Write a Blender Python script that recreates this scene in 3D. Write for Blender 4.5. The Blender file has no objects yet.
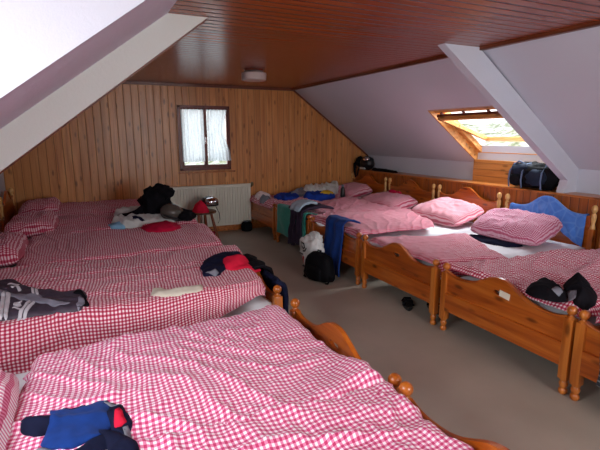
import bpy, bmesh, math, random
from mathutils import Vector, Matrix, noise
from mathutils.geometry import delaunay_2d_cdt
from mathutils.bvhtree import BVHTree
random.seed(7)
PI = math.pi
scn = bpy.context.scene
COL = scn.collection

# ------------------------------------------------------------------ materials
def srgb(r, g, b):
    f = lambda c: (c/255/12.92) if c/255 <= .04045 else ((c/255+.055)/1.055)**2.4
    return (f(r), f(g), f(b), 1)

class NT:
    def __init__(s, name):
        s.m = bpy.data.materials.new(name); s.m.use_nodes = True
        s.t = s.m.node_tree; s.n = s.t.nodes; s.b = s.n['Principled BSDF']
        s.out = s.n['Material Output']
    def add(s, typ, **kw):
        n = s.n.new(typ)
        for k, v in kw.items():
            if k.startswith('_'): setattr(n, k[1:], v)
            else:
                k2 = int(k[1:]) if k[0] == 'i' and k[1:].isdigit() else k
                n.inputs[k2].default_value = v
        return n
    def link(s, a, b): s.t.links.new(a, b)
    def math(s, op, a, b=None, c=None):
        n = s.n.new('ShaderNodeMath'); n.operation = op
        for i, v in enumerate((a, b, c)):
            if v is None: continue
            if isinstance(v, (int, float)): n.inputs[i].default_value = v
            else: s.link(v, n.inputs[i])
        return n.outputs[0]
    def mix(s, f, a, b, mode='MIX'):
        n = s.n.new('ShaderNodeMix'); n.data_type = 'RGBA'; n.blend_type = mode
        for i, v in ((0, f), (6, a), (7, b)):
            if isinstance(v, (int, float, tuple)): n.inputs[i].default_value = v
            else: s.link(v, n.inputs[i])
        return n.outputs[2]
    def ramp(s, f, stops):
        n = s.n.new('ShaderNodeValToRGB'); e = n.color_ramp.elements
        while len(e) < len(stops): e.new(.5)
        for i, (p, c) in enumerate(stops): e[i].position = p; e[i].color = c
        s.link(f, n.inputs[0]); return n.outputs[0]
    def bump(s, h, strength=.3, dist=.01):
        n = s.n.new('ShaderNodeBump'); n.inputs['Strength'].default_value = strength
        n.inputs['Distance'].default_value = dist
        s.link(h, n.inputs['Height']); s.link(n.outputs[0], s.b.inputs['Normal'])
    def col(s, c):
        if isinstance(c, tuple): s.b.inputs['Base Color'].default_value = c
        else: s.link(c, s.b.inputs['Base Color'])
    def rough(s, r): s.b.inputs['Roughness'].default_value = r

def flat(name, c, rough=.7, metal=0, mottled=.0, scale=12, sheen=0):
    N = NT(name)
    if mottled:
        tc = N.add('ShaderNodeTexCoord'); no = N.add('ShaderNodeTexNoise', Scale=scale, Detail=4.)
        N.link(tc.outputs['Object'], no.inputs['Vector'])
        d = tuple(x*(1-mottled) for x in c[:3])+(1,); l = tuple(min(1, x*(1+mottled)) for x in c[:3])+(1,)
        N.col(N.ramp(no.outputs[0], [(.3, d), (.7, l)]))
        N.bump(no.outputs[0], .25, .004)
    else: N.col(c)
    N.rough(rough); N.b.inputs['Metallic'].default_value = metal
    if rough > .6: N.b.inputs['Specular IOR Level'].default_value = .12
    if sheen: N.b.inputs['Sheen Weight'].default_value = sheen
    return N.m

def wood(name, dark, mid, light, axis='X', rough=.35, board=0, gap=.004, baxis='X', gapcol=.25, knots=True,
         grainscale=1., coat=0., vary=.35, spec=.5):
    """stretched grain along `axis`; optional boards laid side by side along `baxis`"""
    N = NT(name); tc = N.add('ShaderNodeTexCoord'); sx = N.add('ShaderNodeSeparateXYZ')
    oi = N.add('ShaderNodeObjectInfo')
    off = N.n.new('ShaderNodeVectorMath'); off.operation = 'SCALE'
    cmb0 = N.add('ShaderNodeCombineXYZ'); 
    for i in range(3): N.link(oi.outputs['Random'], cmb0.inputs[i])
    N.link(cmb0.outputs[0], off.inputs[0]); off.inputs['Scale'].default_value = 7.3 if not board else 0.
    ad = N.n.new('ShaderNodeVectorMath'); ad.operation = 'ADD'
    N.link(tc.outputs['Object'], ad.inputs[0]); N.link(off.outputs[0], ad.inputs[1])
    N.link(ad.outputs[0], sx.inputs[0])
    ax = 'XYZ'.index(axis)
    comp = [sx.outputs[i] for i in range(3)]
    idr = None
    if board:
        bi = 'XYZ'.index(baxis)
        q = N.math('DIVIDE', comp[bi], board)
        idx = N.math('FLOOR', q); fr = N.math('FRACT', q)
        wn = N.add('ShaderNodeTexWhiteNoise', _noise_dimensions='1D'); N.link(idx, wn.inputs['W'])
        idr = wn.outputs[0]
        comp[ax] = N.math('ADD', comp[ax], N.math('MULTIPLY', idr, 11.0))
    # grain
    cm = N.add('ShaderNodeCombineXYZ')
    for i in range(3):
        k = (1.3 if i == ax else 22.)*grainscale
        N.link(N.math('MULTIPLY', comp[i], k), cm.inputs[i])
    g = N.add('ShaderNodeTexNoise', Scale=1., Detail=4., Distortion=.6); N.link(cm.outputs[0], g.inputs['Vector'])
    c = N.ramp(g.outputs[0], [(.28, dark), (.5, mid), (.72, light)])
    if knots:
        ck = N.add('ShaderNodeCombineXYZ')
        for i in range(3):
            k = 4.2 if i == ax else 12.
            N.link(N.math('MULTIPLY', comp[i], k), ck.inputs[i])
        vo = N.add('ShaderNodeTexVoronoi', Scale=1., Randomness=1.); N.link(ck.outputs[0], vo.inputs['Vector'])
        kf = N.ramp(vo.outputs['Distance'], [(.1, (1, 1, 1, 1)), (.24, (0, 0, 0, 1))])
        c = N.mix(N.math('MULTIPLY', kf, .75), c, tuple(x*.3 for x in dark[:3])+(1,))
    if board:
        c = N.mix(N.math('MULTIPLY', idr, vary), c, tuple(x*.55 for x in mid[:3])+(1,))
        e = N.math('MINIMUM', fr, N.math('SUBTRACT', 1.0, fr))
        gm = N.math('LESS_THAN', e, gap/board)
        c = N.mix(gm, c, tuple(x*gapcol for x in mid[:3])+(1,))
        sm = N.ramp(N.math('MULTIPLY', e, board/ (gap*2.2)), [(0, (0, 0, 0, 1)), (1, (1, 1, 1, 1))])
        N.bump(sm, .6, .006)
    else:
        N.bump(g.outputs[0], .08, .002)
    N.col(c); N.rough(rough); N.b.inputs['Coat Weight'].default_value = coat; N.b.inputs['Coat Roughness'].default_value = .25
    N.b.inputs['Specular IOR Level'].default_value = spec
    return N.m

def gingham(name, red, mid, white, P=.0205):
    N = NT(name); uv = N.add('ShaderNodeUVMap'); sx = N.add('ShaderNodeSeparateXYZ'); N.link(uv.outputs[0], sx.inputs[0])
    m = []
    for i in range(2):
        f = N.math('FRACT', N.math('DIVIDE', sx.outputs[i], P))
        d = N.math('ABSOLUTE', N.math('SUBTRACT', f, .5))
        m.append(N.math('LESS_THAN', d, .25))
    a = N.math('MAXIMUM', m[0], m[1]); b = N.math('MULTIPLY', m[0], m[1])
    c = N.mix(a, white, mid); c = N.mix(b, c, red)
    N.col(c); N.rough(.85); N.b.inputs['Sheen Weight'].default_value = .15
    N.b.inputs['Specular IOR Level'].default_value = .2
    tc = N.add('ShaderNodeTexCoord')
    n1 = N.add('ShaderNodeTexNoise', Scale=55., Detail=3.); N.link(tc.outputs['Object'], n1.inputs['Vector'])
    N.bump(n1.outputs[0], .15, .004)
    return N.m

def plaster(name, c, scale=60, strength=.35):
    N = NT(name); tc = N.add('ShaderNodeTexCoord')
    n1 = N.add('ShaderNodeTexNoise', Scale=float(scale), Detail=6., Roughness=.65); N.link(tc.outputs['Object'], n1.inputs['Vector'])
    n2 = N.add('ShaderNodeTexNoise', Scale=1.6, Detail=3.); N.link(tc.outputs['Object'], n2.inputs['Vector'])
    d = tuple(x*.9 for x in c[:3])+(1,)
    N.col(N.mix(n2.outputs[0], d, c)); N.rough(.92); N.bump(n1.outputs[0], strength, .006)
    N.b.inputs['Specular IOR Level'].default_value = .2
    return N.m

M = {}
M['bedpine'] = wood('varnished_pine', srgb(136, 58, 12), srgb(176, 86, 22), srgb(200, 112, 38), axis='Y', rough=.28, coat=.25)
M['bedpine_z'] = wood('varnished_pine_upright', srgb(146, 70, 18), srgb(184, 100, 32), srgb(208, 128, 52), axis='Z', rough=.28, coat=.25)
M['bedpine_x'] = wood('varnished_pine_rail', srgb(140, 64, 16), srgb(178, 92, 28), srgb(204, 118, 44), axis='X', rough=.3, coat=.2)
M['wallboards'] = wood('pine_wall_boards', srgb(178, 110, 54), srgb(206, 138, 74), srgb(222, 160, 94), axis='Z', rough=.34, board=.105, gap=.0028, baxis='X', gapcol=.35, vary=.4)
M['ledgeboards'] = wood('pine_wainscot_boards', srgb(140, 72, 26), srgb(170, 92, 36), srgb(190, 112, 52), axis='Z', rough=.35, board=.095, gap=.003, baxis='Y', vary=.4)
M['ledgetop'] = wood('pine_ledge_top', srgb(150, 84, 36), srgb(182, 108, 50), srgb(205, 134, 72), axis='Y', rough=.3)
M['ceilboards'] = wood('red_brown_ceiling_boards', srgb(148, 66, 30), srgb(158, 74, 34), srgb(168, 84, 42), axis='X', rough=.25, board=.095, gap=.006, baxis='Y', gapcol=.22, vary=.25, knots=False, spec=.6)
M['trim'] = wood('dark_trim', srgb(84, 38, 18), srgb(104, 50, 24), srgb(120, 62, 32), axis='Y', rough=.4, knots=False)
M['lining'] = wood('skylight_pine', srgb(190, 126, 62), srgb(214, 152, 84), srgb(228, 174, 108), axis='Y', rough=.35)
M['lining_b'] = wood('skylight_panel_pine', srgb(180, 112, 52), srgb(200, 134, 68), srgb(216, 156, 88), axis='Y', rough=.35, board=.085, gap=.002, baxis='Z')
M['winframe'] = wood('red_brown_window_frame', srgb(78, 24, 14), srgb(98, 32, 18), srgb(116, 42, 24), axis='Z', rough=.35, knots=False)
M['stoolwood'] = wood('dark_stool_wood', srgb(74, 44, 26), srgb(98, 62, 38), srgb(118, 80, 52), axis='X', rough=.45, knots=False)
M['stoolleg'] = wood('reddish_stool_leg', srgb(110, 50, 26), srgb(134, 66, 34), srgb(154, 84, 46), axis='Z', rough=.45, knots=False)
M['plaster'] = plaster('rough_white_plaster', srgb(208, 211, 222))
M['plaster_t'] = plaster('truss_white_plaster', srgb(226, 232, 224))
M['plaster_s'] = plaster('streaky_white_plaster', srgb(214, 212, 224), 34, .9)
M['ging_rose'] = gingham('rose_gingham', srgb(196, 54, 104), srgb(226, 134, 170), srgb(250, 240, 244))
M['ging_red'] = gingham('red_gingham', srgb(168, 28, 60), srgb(204, 96, 122), srgb(244, 230, 232))
M['ging_dark'] = gingham('deep_red_gingham', srgb(168, 30, 62), srgb(204, 92, 118), srgb(238, 214, 220))
M['ging_fine'] = gingham('fine_muted_gingham', srgb(172, 60, 96), srgb(204, 118, 146), srgb(236, 214, 226), .0145)
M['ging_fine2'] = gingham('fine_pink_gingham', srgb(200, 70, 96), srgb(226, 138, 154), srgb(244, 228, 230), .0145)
M['sheet'] = flat('white_cotton_sheet', srgb(232, 232, 236), .85, mottled=.04, scale=9)
M['black'] = flat('black_cloth', srgb(17, 16, 21), .9, mottled=.3)
M['navy'] = flat('navy_cloth', srgb(20, 24, 48), .85, mottled=.25)
M['royal'] = flat('royal_blue_fleece', srgb(22, 54, 120), .9, mottled=.15, scale=25, sheen=.05)
M['royal2'] = flat('blue_cloth', srgb(30, 60, 150), .85, mottled=.2)
M['redc'] = flat('red_cloth', srgb(206, 30, 60), .8, mottled=.15)
M['crimson'] = flat('crimson_cloth', srgb(176, 18, 56), .85, mottled=.12)
M['greyc'] = flat('grey_cloth', srgb(128, 130, 140), .85, mottled=.15)
M['palec'] = flat('pale_cloth', srgb(206, 208, 204), .85, mottled=.1)
M['sand'] = flat('cream_cloth', srgb(214, 208, 190), .85, mottled=.08, scale=20)
M['lightblue'] = flat('pale_blue_cloth', srgb(130, 176, 206), .85, mottled=.15)
M['shirtpale'] = flat('pale_blue_grey_cloth', srgb(158, 176, 190), .85, mottled=.15)
M['teal'] = flat('teal_towel', srgb(44, 140, 124), .95, mottled=.12, scale=40, sheen=.2)
M['towelblue'] = None
M['yellow'] = flat('yellow_cloth', srgb(214, 170, 50), .8, mottled=.1)
M['aubergine'] = flat('dark_purple_cloth', srgb(52, 42, 58), .8, mottled=.2)
M['jersey'] = flat('charcoal_jersey', srgb(62, 52, 66), .6, mottled=.12, scale=30)
M['jgrey'] = flat('jersey_grey_panel', srgb(132, 132, 146), .6)
M['jwhite'] = flat('jersey_white_print', srgb(214, 212, 218), .6)
M['radiator'] = flat('white_enamel', srgb(222, 220, 205), .35)
M['brass'] = flat('valve_metal', srgb(110, 96, 70), .35, .8)
M['chrome'] = flat('chrome', srgb(220, 220, 225), .15, 1)
M['rubber'] = flat('black_plastic', srgb(20, 20, 24), .4)
M['olive'] = flat('olive_shell', srgb(74, 68, 62), .25)
M['paper'] = flat('paper', srgb(236, 226, 206), .7)
M['plastic'] = flat('white_plastic_bag', srgb(220, 222, 220), .35, mottled=.08, scale=20)
M['redprint'] = flat('red_print', srgb(190, 40, 30), .5)
M['packblue'] = flat('blue_grey_pack_fabric', srgb(30, 38, 54), .7, mottled=.25)
M['packblack'] = flat('black_pack_fabric', srgb(13, 14, 18), .7, mottled=.3)
M['strap'] = flat('grey_webbing', srgb(96, 112, 140), .7)
M['palebeech'] = wood('pale_turned_wood', srgb(196, 142, 78), srgb(216, 166, 100), srgb(230, 186, 124), axis='Z', rough=.3, knots=False)

def towel_mat():
    N = NT('blue_patterned_towel'); tc = N.add('ShaderNodeTexCoord')
    v = N.add('ShaderNodeTexVoronoi', Scale=9., _feature='DISTANCE_TO_EDGE'); N.link(tc.outputs['Object'], v.inputs['Vector'])
    n = N.add('ShaderNodeTexNoise', Scale=14., Detail=3.); N.link(tc.outputs['Object'], n.inputs['Vector'])
    f = N.ramp(v.outputs['Distance'], [(.03, (1, 1, 1, 1)), (.09, (0, 0, 0, 1))])
    c = N.mix(n.outputs[0], srgb(52, 104, 196), srgb(84, 140, 220))
    c = N.mix(N.math('MULTIPLY', f, .16), c, srgb(150, 190, 236))
    N.col(c); N.rough(.95); N.b.inputs['Sheen Weight'].default_value = .3
    n3 = N.add('ShaderNodeTexNoise', Scale=120.); N.link(tc.outputs['Object'], n3.inputs['Vector']); N.bump(n3.outputs[0], .3, .004)
    return N.m
M['towelblue'] = towel_mat()
def stripe_mat():
    N = NT('dark_striped_towel'); tc = N.add('ShaderNodeTexCoord'); s = N.add('ShaderNodeSeparateXYZ'); N.link(tc.outputs['Object'], s.inputs[0])
    f = N.math('FRACT', N.math('DIVIDE', s.outputs[2], .032)); m = N.math('LESS_THAN', f, .3)
    N.col(N.mix(m, srgb(48, 52, 60), srgb(128, 134, 140))); N.rough(.9); return N.m
M['stripe'] = stripe_mat()
def floor_mat():
    N = NT('grey_brown_floor'); tc = N.add('ShaderNodeTexCoord')
    n1 = N.add('ShaderNodeTexNoise', Scale=260., Detail=3.); n2 = N.add('ShaderNodeTexNoise', Scale=1.7, Detail=4.)
    for n in (n1, n2): N.link(tc.outputs['Object'], n.inputs['Vector'])
    c = N.ramp(n2.outputs[0], [(.3, srgb(168, 158, 144)), (.7, srgb(186, 176, 162))])
    c = N.mix(N.math('MULTIPLY', n1.outputs[0], .35), c, srgb(128, 120, 108))
    N.col(c); N.rough(.5); N.bump(n1.outputs[0], .12, .002); return N.m
M['floor'] = floor_mat()
def glass_mat(name='window_glass'):
    N = NT(name); N.n.remove(N.b)
    tr = N.add('ShaderNodeBsdfTransparent'); gl = N.add('ShaderNodeBsdfGlossy', Roughness=.02)
    tr.inputs[0].default_value = (.96, .98, .98, 1)
    mx = N.add('ShaderNodeMixShader', i0=.05)
    pass; N.link(tr.outputs[0], mx.inputs[1]); N.link(gl.outputs[0], mx.inputs[2])
    N.link(mx.outputs[0], N.out.inputs[0]); return N.m
M['glass'] = glass_mat()
def lace_mat():
    N = NT('white_lace_curtain'); tc = N.add('ShaderNodeTexCoord')
    v = N.add('ShaderNodeTexNoise', Scale=26., Detail=3.); N.link(tc.outputs['Object'], v.inputs['Vector'])
    tl = N.add('ShaderNodeBsdfTranslucent'); tl.inputs[0].default_value = srgb(176, 184, 190)
    N.col(srgb(236, 240, 240)); N.rough(.9)
    tr = N.add('ShaderNodeBsdfTransparent')
    m1 = N.add('ShaderNodeMixShader', Fac=.55); N.link(N.b.outputs[0], m1.inputs[1]); N.link(tl.outputs[0], m1.inputs[2])
    m2 = N.add('ShaderNodeMixShader')
    f = N.ramp(v.outputs[0], [(.42, (.02, .02, .02, 1)), (.64, (.18, .18, .18, 1))])
    N.link(f, m2.inputs[0]); N.link(m1.outputs[0], m2.inputs[1]); N.link(tr.outputs[0], m2.inputs[2])
    N.link(m2.outputs[0], N.out.inputs[0]); return N.m
M['lace'] = lace_mat()
def frosted():
    N = NT('frosted_glass_shade'); N.col(srgb(226, 212, 206)); N.rough(.35)
    N.b.inputs['Transmission Weight'].default_value = .35; return N.m
M['frost'] = frosted()
def hill_mat():
    N = NT('scrub_hillside'); tc = N.add('ShaderNodeTexCoord')
    n = N.add('ShaderNodeTexNoise', Scale=1.1, Detail=8., Roughness=.7); N.link(tc.outputs['Object'], n.inputs['Vector'])
    N.col(N.ramp(n.outputs[0], [(.33, srgb(84, 90, 56)), (.45, srgb(140, 138, 100)), (.54, srgb(196, 188, 172)), (.66, srgb(236, 234, 228))]))
    N.rough(1); return N.m
M['hill'] = hill_mat()
M['leaf'] = flat('pale_leaves', srgb(126, 134, 70), .8, mottled=.35, scale=3)
M['bark'] = flat('bark', srgb(96, 82, 66), .9)

# ------------------------------------------------------------------ mesh helpers
def mk(name, verts, faces, mat, parent=None, smooth=False, uvs=None, loc=None):
    me = bpy.data.meshes.new(name); me.from_pydata([tuple(v) for v in verts], [], faces)
    me.materials.append(mat)
    if smooth: me.polygons.foreach_set('use_smooth', [True]*len(me.polygons))
    if uvs:
        l = me.uv_layers.new(name='UVMap')
        for lp in me.loops: l.data[lp.index].uv = uvs[lp.vertex_index]
    me.update()
    o = bpy.data.objects.new(name, me); COL.objects.link(o)
    if parent: o.parent = parent
    if loc: o.location = loc
    return o

class MB:
    def __init__(s): s.bm = bmesh.new()
    def box(s, c, d, rot=None, bev=0):
        b = bmesh.new(); bmesh.ops.create_cube(b, size=1)
        bmesh.ops.scale(b, vec=d, verts=b.verts)
        if bev: bmesh.ops.bevel(b, geom=b.edges[:], offset=bev, segments=2, affect='EDGES', profile=.6)
        if rot is not None: bmesh.ops.rotate(b, matrix=rot, verts=b.verts)
        bmesh.ops.translate(b, vec=c, verts=b.verts); s._merge(b); return s
    def bounds(s, x0, x1, y0, y1, z0, z1, bev=0):
        return s.box(((x0+x1)/2, (y0+y1)/2, (z0+z1)/2), (abs(x1-x0), abs(y1-y0), abs(z1-z0)), None, bev)
    def _merge(s, b):
        me = bpy.data.meshes.new('t'); b.to_mesh(me); b.free(); s.bm.from_mesh(me); bpy.data.meshes.remove(me)
    def lathe(s, prof, c=(0, 0, 0), n=20, rot=None):
        b = bmesh.new(); rings = []
        for r, z in prof:
            if r < 1e-5: rings.append([b.verts.new((0, 0, z))])
            else: rings.append([b.verts.new((r*math.cos(2*PI*i/n), r*math.sin(2*PI*i/n), z)) for i in range(n)])
        for a, d in zip(rings, rings[1:]):
            for i in range(n):
                j = (i+1) % n
                if len(a) == 1 and len(d) == 1: continue
                if len(a) == 1: b.faces.new((a[0], d[j], d[i]))
                elif len(d) == 1: b.faces.new((a[i], a[j], d[0]))
                else: b.faces.new((a[i], a[j], d[j], d[i]))
        for rr, fl in ((rings[0], True), (rings[-1], False)):
            if len(rr) > 1: b.faces.new(rr[::-1] if fl else rr)
        if rot is not None: bmesh.ops.rotate(b, matrix=rot, verts=b.verts)
        bmesh.ops.translate(b, vec=c, verts=b.verts)
        bmesh.ops.recalc_face_normals(b, faces=b.faces); s._merge(b); return s
    def tube(s, pts, r, n=8, flat_=1.0):
        b = bmesh.new(); P = [Vector(p) for p in pts]; rings = []
        for i, p in enumerate(P):
            t = (P[min(i+1, len(P)-1)]-P[max(i-1, 0)]).normalized()
            up = Vector((0, 0, 1)) if abs(t.z) < .9 else Vector((1, 0, 0))
            a = t.cross(up).normalized(); c = a.cross(t)
            rr = r[i] if isinstance(r, (list, tuple)) else r
            rings.append([b.verts.new(p+a*math.cos(2*PI*k/n)*rr+c*math.sin(2*PI*k/n)*rr*flat_) for k in range(n)])
        for a, d in zip(rings, rings[1:]):
            for i in range(n): b.faces.new((a[i], a[(i+1) % n], d[(i+1) % n], d[i]))
        b.faces.new(rings[0][::-1]); b.faces.new(rings[-1])
        bmesh.ops.recalc_face_normals(b, faces=b.faces); s._merge(b); return s
    def prism(s, poly, axis, a, b_, bev=0):
        """poly: list of 2D points in the plane normal to axis; extrude from a to b_"""
        b = bmesh.new()
        def P(q, w):
            return {'X': (w, q[0], q[1]), 'Y': (q[0], w, q[1]), 'Z': (q[0], q[1], w)}[axis]
        v0 = [b.verts.new(P(q, a)) for q in poly]; v1 = [b.verts.new(P(q, b_)) for q in poly]
        b.faces.new(v0); b.faces.new(v1[::-1]); n = len(poly)
        for i in range(n): b.faces.new((v0[i], v1[i], v1[(i+1) % n], v0[(i+1) % n]))
        bmesh.ops.recalc_face_normals(b, faces=b.faces)
        if bev:
            es = [e for e in b.edges if (e.verts[0] in v0) == (e.verts[1] in v0)]
            bmesh.ops.bevel(b, geom=es, offset=bev, segments=2, affect='EDGES')
        s._merge(b); return s
    def build(s, name, mat, parent=None, smooth=False, loc=None):
        me = bpy.data.meshes.new(name); s.bm.to_mesh(me); s.bm.free(); me.materials.append(mat)
        if smooth:
            me.polygons.foreach_set('use_smooth', [True]*len(me.polygons))
            try: me.set_sharp_from_angle(angle=math.radians(50))
            except Exception: pass
        o = bpy.data.objects.new(name, me); COL.objects.link(o)
        if parent: o.parent = parent
        if loc: o.location = loc
        return o

def tag(o, label=None, cat=None, group=None, kind=None):
    if label: o['label'] = label
    if cat: o['category'] = cat
    if group: o['group'] = group
    if kind: o['kind'] = kind
    return o
def empty(name, loc=(0, 0, 0), rz=0, label=None, cat=None, group=None):
    o = bpy.data.objects.new(name, None); COL.objects.link(o); o.location = loc; o.rotation_euler = (0, 0, rz)
    o.empty_display_size = .1
    return tag(o, label, cat, group)
def struct(o): o['kind'] = 'structure'; return o

def nz(x, y, z=0): return noise.noise(Vector((x, y, z)))

# ------------------------------------------------------------------ room shell
H = 2.32; YB = 7.22; YF = -2.2
RX, RS = 3.32, .734          # right ridge x, slope
LX, LS = .58, .74            # left ridge x, slope
KR = 4.86; KL = -.95         # knee walls
zr = lambda x: H-RS*(x-RX)
zl = lambda x: H-LS*(LX-x)
LEDGE = .94

struct(MB().bounds(KL-.1, KR+.1, YF-.1, YB+.1, -.1, 0).build('floor', M['floor']))
struct(MB().bounds(LX-.0, RX+.0, YF-.1, YB+.1, H, H+.1).bounds(KL-.1, LX, .2, 2.15, H, H+.1).build('ceiling', M['ceilboards']))
# slopes as thick slabs whose inner face is the slope plane
def slope_slab(mb, x0, x1, y0, y1, zf, t=.22):
    mb.prism([(x0, zf(x0)), (x1, zf(x1)), (x1, zf(x1)+t), (x0, zf(x0)+t)], 'Y', y0, y1)
SY0, SY1, SX0, SX1 = 3.36, 4.58, 3.965, 4.85      # skylight opening
m = MB()
slope_slab(m, RX, KR+.12, YF-.1, SY0, zr); slope_slab(m, RX, KR+.12, SY1, YB+.1, zr)
slope_slab(m, RX, SX0, SY0, SY1, zr); slope_slab(m, SX1, KR+.12, SY0, SY1, zr)
struct(m.build('ceiling', M['plaster'])).name = 'wall_right_slope'
m = MB()
slope_slab(m, KL-.12, LX, YF-.1, .2, zl); slope_slab(m, KL-.12, LX, 2.16, YB+.1, zl)
struct(m.build('wall_left_slope', M['plaster_s']))
# knee walls and the ledge behind the right beds
struct(MB().bounds(KR, KR+.1, YF-.1, YB+.1, 0, zr(KR)).build('wall_right', M['plaster']))
m = MB().bounds(4.60, 4.622, YF, YB, 0, LEDGE-.022)
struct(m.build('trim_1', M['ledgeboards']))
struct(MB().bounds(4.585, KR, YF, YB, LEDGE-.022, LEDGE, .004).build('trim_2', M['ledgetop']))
m = MB().bounds(KL-.1, KL, YF-.1, .2, 0, zl(KL)).bounds(KL-.1, KL, 2.15, YB+.1, 0, zl(KL))
m.bounds(KL-.1, KL, .2, 2.15, 0, 1.15).bounds(KL-.1, KL, .2, .45, 1.15, H).bounds(KL-.1, KL, 1.95, 2.15, 1.15, H).bounds(KL-.1, KL, .45, 1.95, 2.2, H)
struct(m.build('wall_left', M['plaster']))
# dormer cheeks
m = MB()
for ya, yb in ((.14, .2), (2.15, 2.21)):
    m.prism([(KL, zl(KL)-.0), (LX, H), (KL, H)], 'Y', ya, yb)
struct(m.build('wall_dormer', M['plaster']))
# dormer window frame (left, beside the camera)
m = MB()
for a in ((.45, .51, 1.15, 2.2), (1.89, 1.95, 1.15, 2.2), (1.17, 1.23, 1.15, 2.2), (.45, 1.95, 1.15, 1.21), (.45, 1.95, 2.14, 2.2)):
    m.bounds(KL-.08, KL-.02, *a)
w3 = struct(m.build('window_3', M['winframe'])); MB().bounds(KL-.052, KL-.048, .5, 1.9, 1.2, 2.15).build('pane', M['glass'], w3)
# boxed trusses
m = MB().prism([(RX-.44, H), (RX-.04, H), (KR, zr(KR)+.02), (KR, LEDGE), (4.655, LEDGE), (4.70, 1.075)], 'Y', 3.16, 3.25)
struct(m.build('wall_right_truss', M['plaster']))
xl_ = KL
m = MB().prism([(.837, H), (LX-.0, H), (xl_, zl(xl_)), (xl_, H-.765*(.837-xl_))], 'Y', 3.16, 3.25)
struct(m.build('wall_left_truss', M['plaster_t']))
# back wall with window hole
WX0, WX1, WZ0, WZ1 = 1.415, 2.185, 1.03, 1.99
m = MB()
top = lambda x: min(H, zr(x), zl(x))
def wallpoly(x0, x1, z0f, z1f):
    xs = sorted(set([x0, x1]+[x for x in (LX, RX) if x0 < x < x1]))
    return [(x, z0f) for x in xs]+[(x, z1f(x)) for x in reversed(xs)]
m.prism(wallpoly(KL, WX0, 0, top), 'Y', YB, YB+.12)
m.prism(wallpoly(WX1, KR, 0, top), 'Y', YB, YB+.12)
m.prism(wallpoly(WX0, WX1, 0, lambda x: WZ0), 'Y', YB, YB+.12)
m.prism(wallpoly(WX0, WX1, WZ1, lambda x: H), 'Y', YB, YB+.12)
struct(m.build('wall_back', M['wallboards']))
# front wall (behind the camera) with an unseen window added around the fill lamp
m = MB()
m.prism(wallpoly(KL, 1.2, 0, top), 'Y', YF-.12, YF); m.prism(wallpoly(2.8, KR, 0, top), 'Y', YF-.12, YF)
m.prism(wallpoly(1.2, 2.8, 0, lambda x: .95), 'Y', YF-.12, YF); m.prism(wallpoly(1.2, 2.8, 2.1, lambda x: H), 'Y', YF-.12, YF)
struct(m.build('wall_front', M['wallboards']))
m = MB()
for a in ((1.2, 1.26, .95, 2.1), (2.74, 2.8, .95, 2.1), (1.97, 2.03, .95, 2.1), (1.2, 2.8, .95, 1.01), (1.2, 2.8, 2.04, 2.1)):
    m.bounds(a[0], a[1], YF-.08, YF-.02, a[2], a[3])
w4 = struct(m.build('window_4_added', M['winframe'])); MB().bounds(1.2, 2.8, YF-.052, YF-.048, .95, 2.1).build('pane', M['glass'], w4)  # added window, gives the fill lamp an opening to stand in
# trims
m = MB()
m.bounds(RX-.035, RX+.012, YF, 3.16, H-.026, H).bounds(RX-.035, RX+.012, 3.25, YB, H-.026, H)
struct(m.build('trim_3', M['trim']))
struct(MB().bounds(LX, RX, YB-.03, YB, H-.035, H).build('trim_4', M['trim']))
m = MB()
m.prism([(RX, H), (KR, zr(KR)), (KR, zr(KR)-.03), (RX, H-.03)], 'Y', YB-.02, YB)
m.prism([(LX, H), (KL, zl(KL)), (KL, zl(KL)-.03), (LX, H-.03)], 'Y', YB-.02, YB)
struct(m.build('trim_5', M['trim']))
struct(MB().prism([(.837, H), (KL, H-.765*(.837-KL)), (KL, H-.765*(.837-KL)-.012), (.853, H)], 'Y', 3.235, 3.252).build('trim_6', M['trim']))
struct(MB().bounds(KL, 4.6, YB-.022, YB, 0, .1, .003).build('baseboard_back', M['ledgetop']))

# ---- back window with lace curtains
m = MB(); fw = .03
m.bounds(WX0-.035, WX0+.012, YB-.022, YB+.09, WZ0-.018, WZ1+.018).bounds(WX1-.012, WX1+.016, YB-.022, YB+.09, WZ0-.018, WZ1+.018)
m.bounds(WX0-.035, WX1+.016, YB-.022, YB+.09, WZ0-.018, WZ0+.012).bounds(WX0-.035, WX1+.016, YB-.022, YB+.09, WZ1-.012, WZ1+.018)
win = struct(m.build('window_1', M['winframe']))
mx = (WX0+WX1)/2
for a, b in ((WX0+.012, mx), (mx, WX1-.012)):
    s = MB()
    s.bounds(a, a+fw, YB-.01, YB+.045, WZ0+.012, WZ1-.012, .004).bounds(b-fw, b, YB-.01, YB+.045, WZ0+.012, WZ1-.012, .004)
    s.bounds(a, b, YB-.008, YB+.043, WZ0+.012, WZ0+.07, .004).bounds(a, b, YB-.008, YB+.043, WZ1-.05, WZ1-.012, .004)
    so = s.build('window_sash', M['winframe'], win)
    MB().bounds(a+.02, b-.02, YB+.018, YB+.022, WZ0+.03, WZ1-.03).build('pane', M['glass'], so)
MB().box((mx, YB-.02, 1.48), (.022, .02, .10), None, .004).box((mx, YB-.045, 1.50), (.018, .05, .018), None, .004).build('window_handle', M['chrome'], win)
struct(MB().bounds(WX0-.06, WX1+.08, YB-.05, YB, WZ0-.06, WZ0-.035, .004).build('trim_7', M['ledgetop']))
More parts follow.
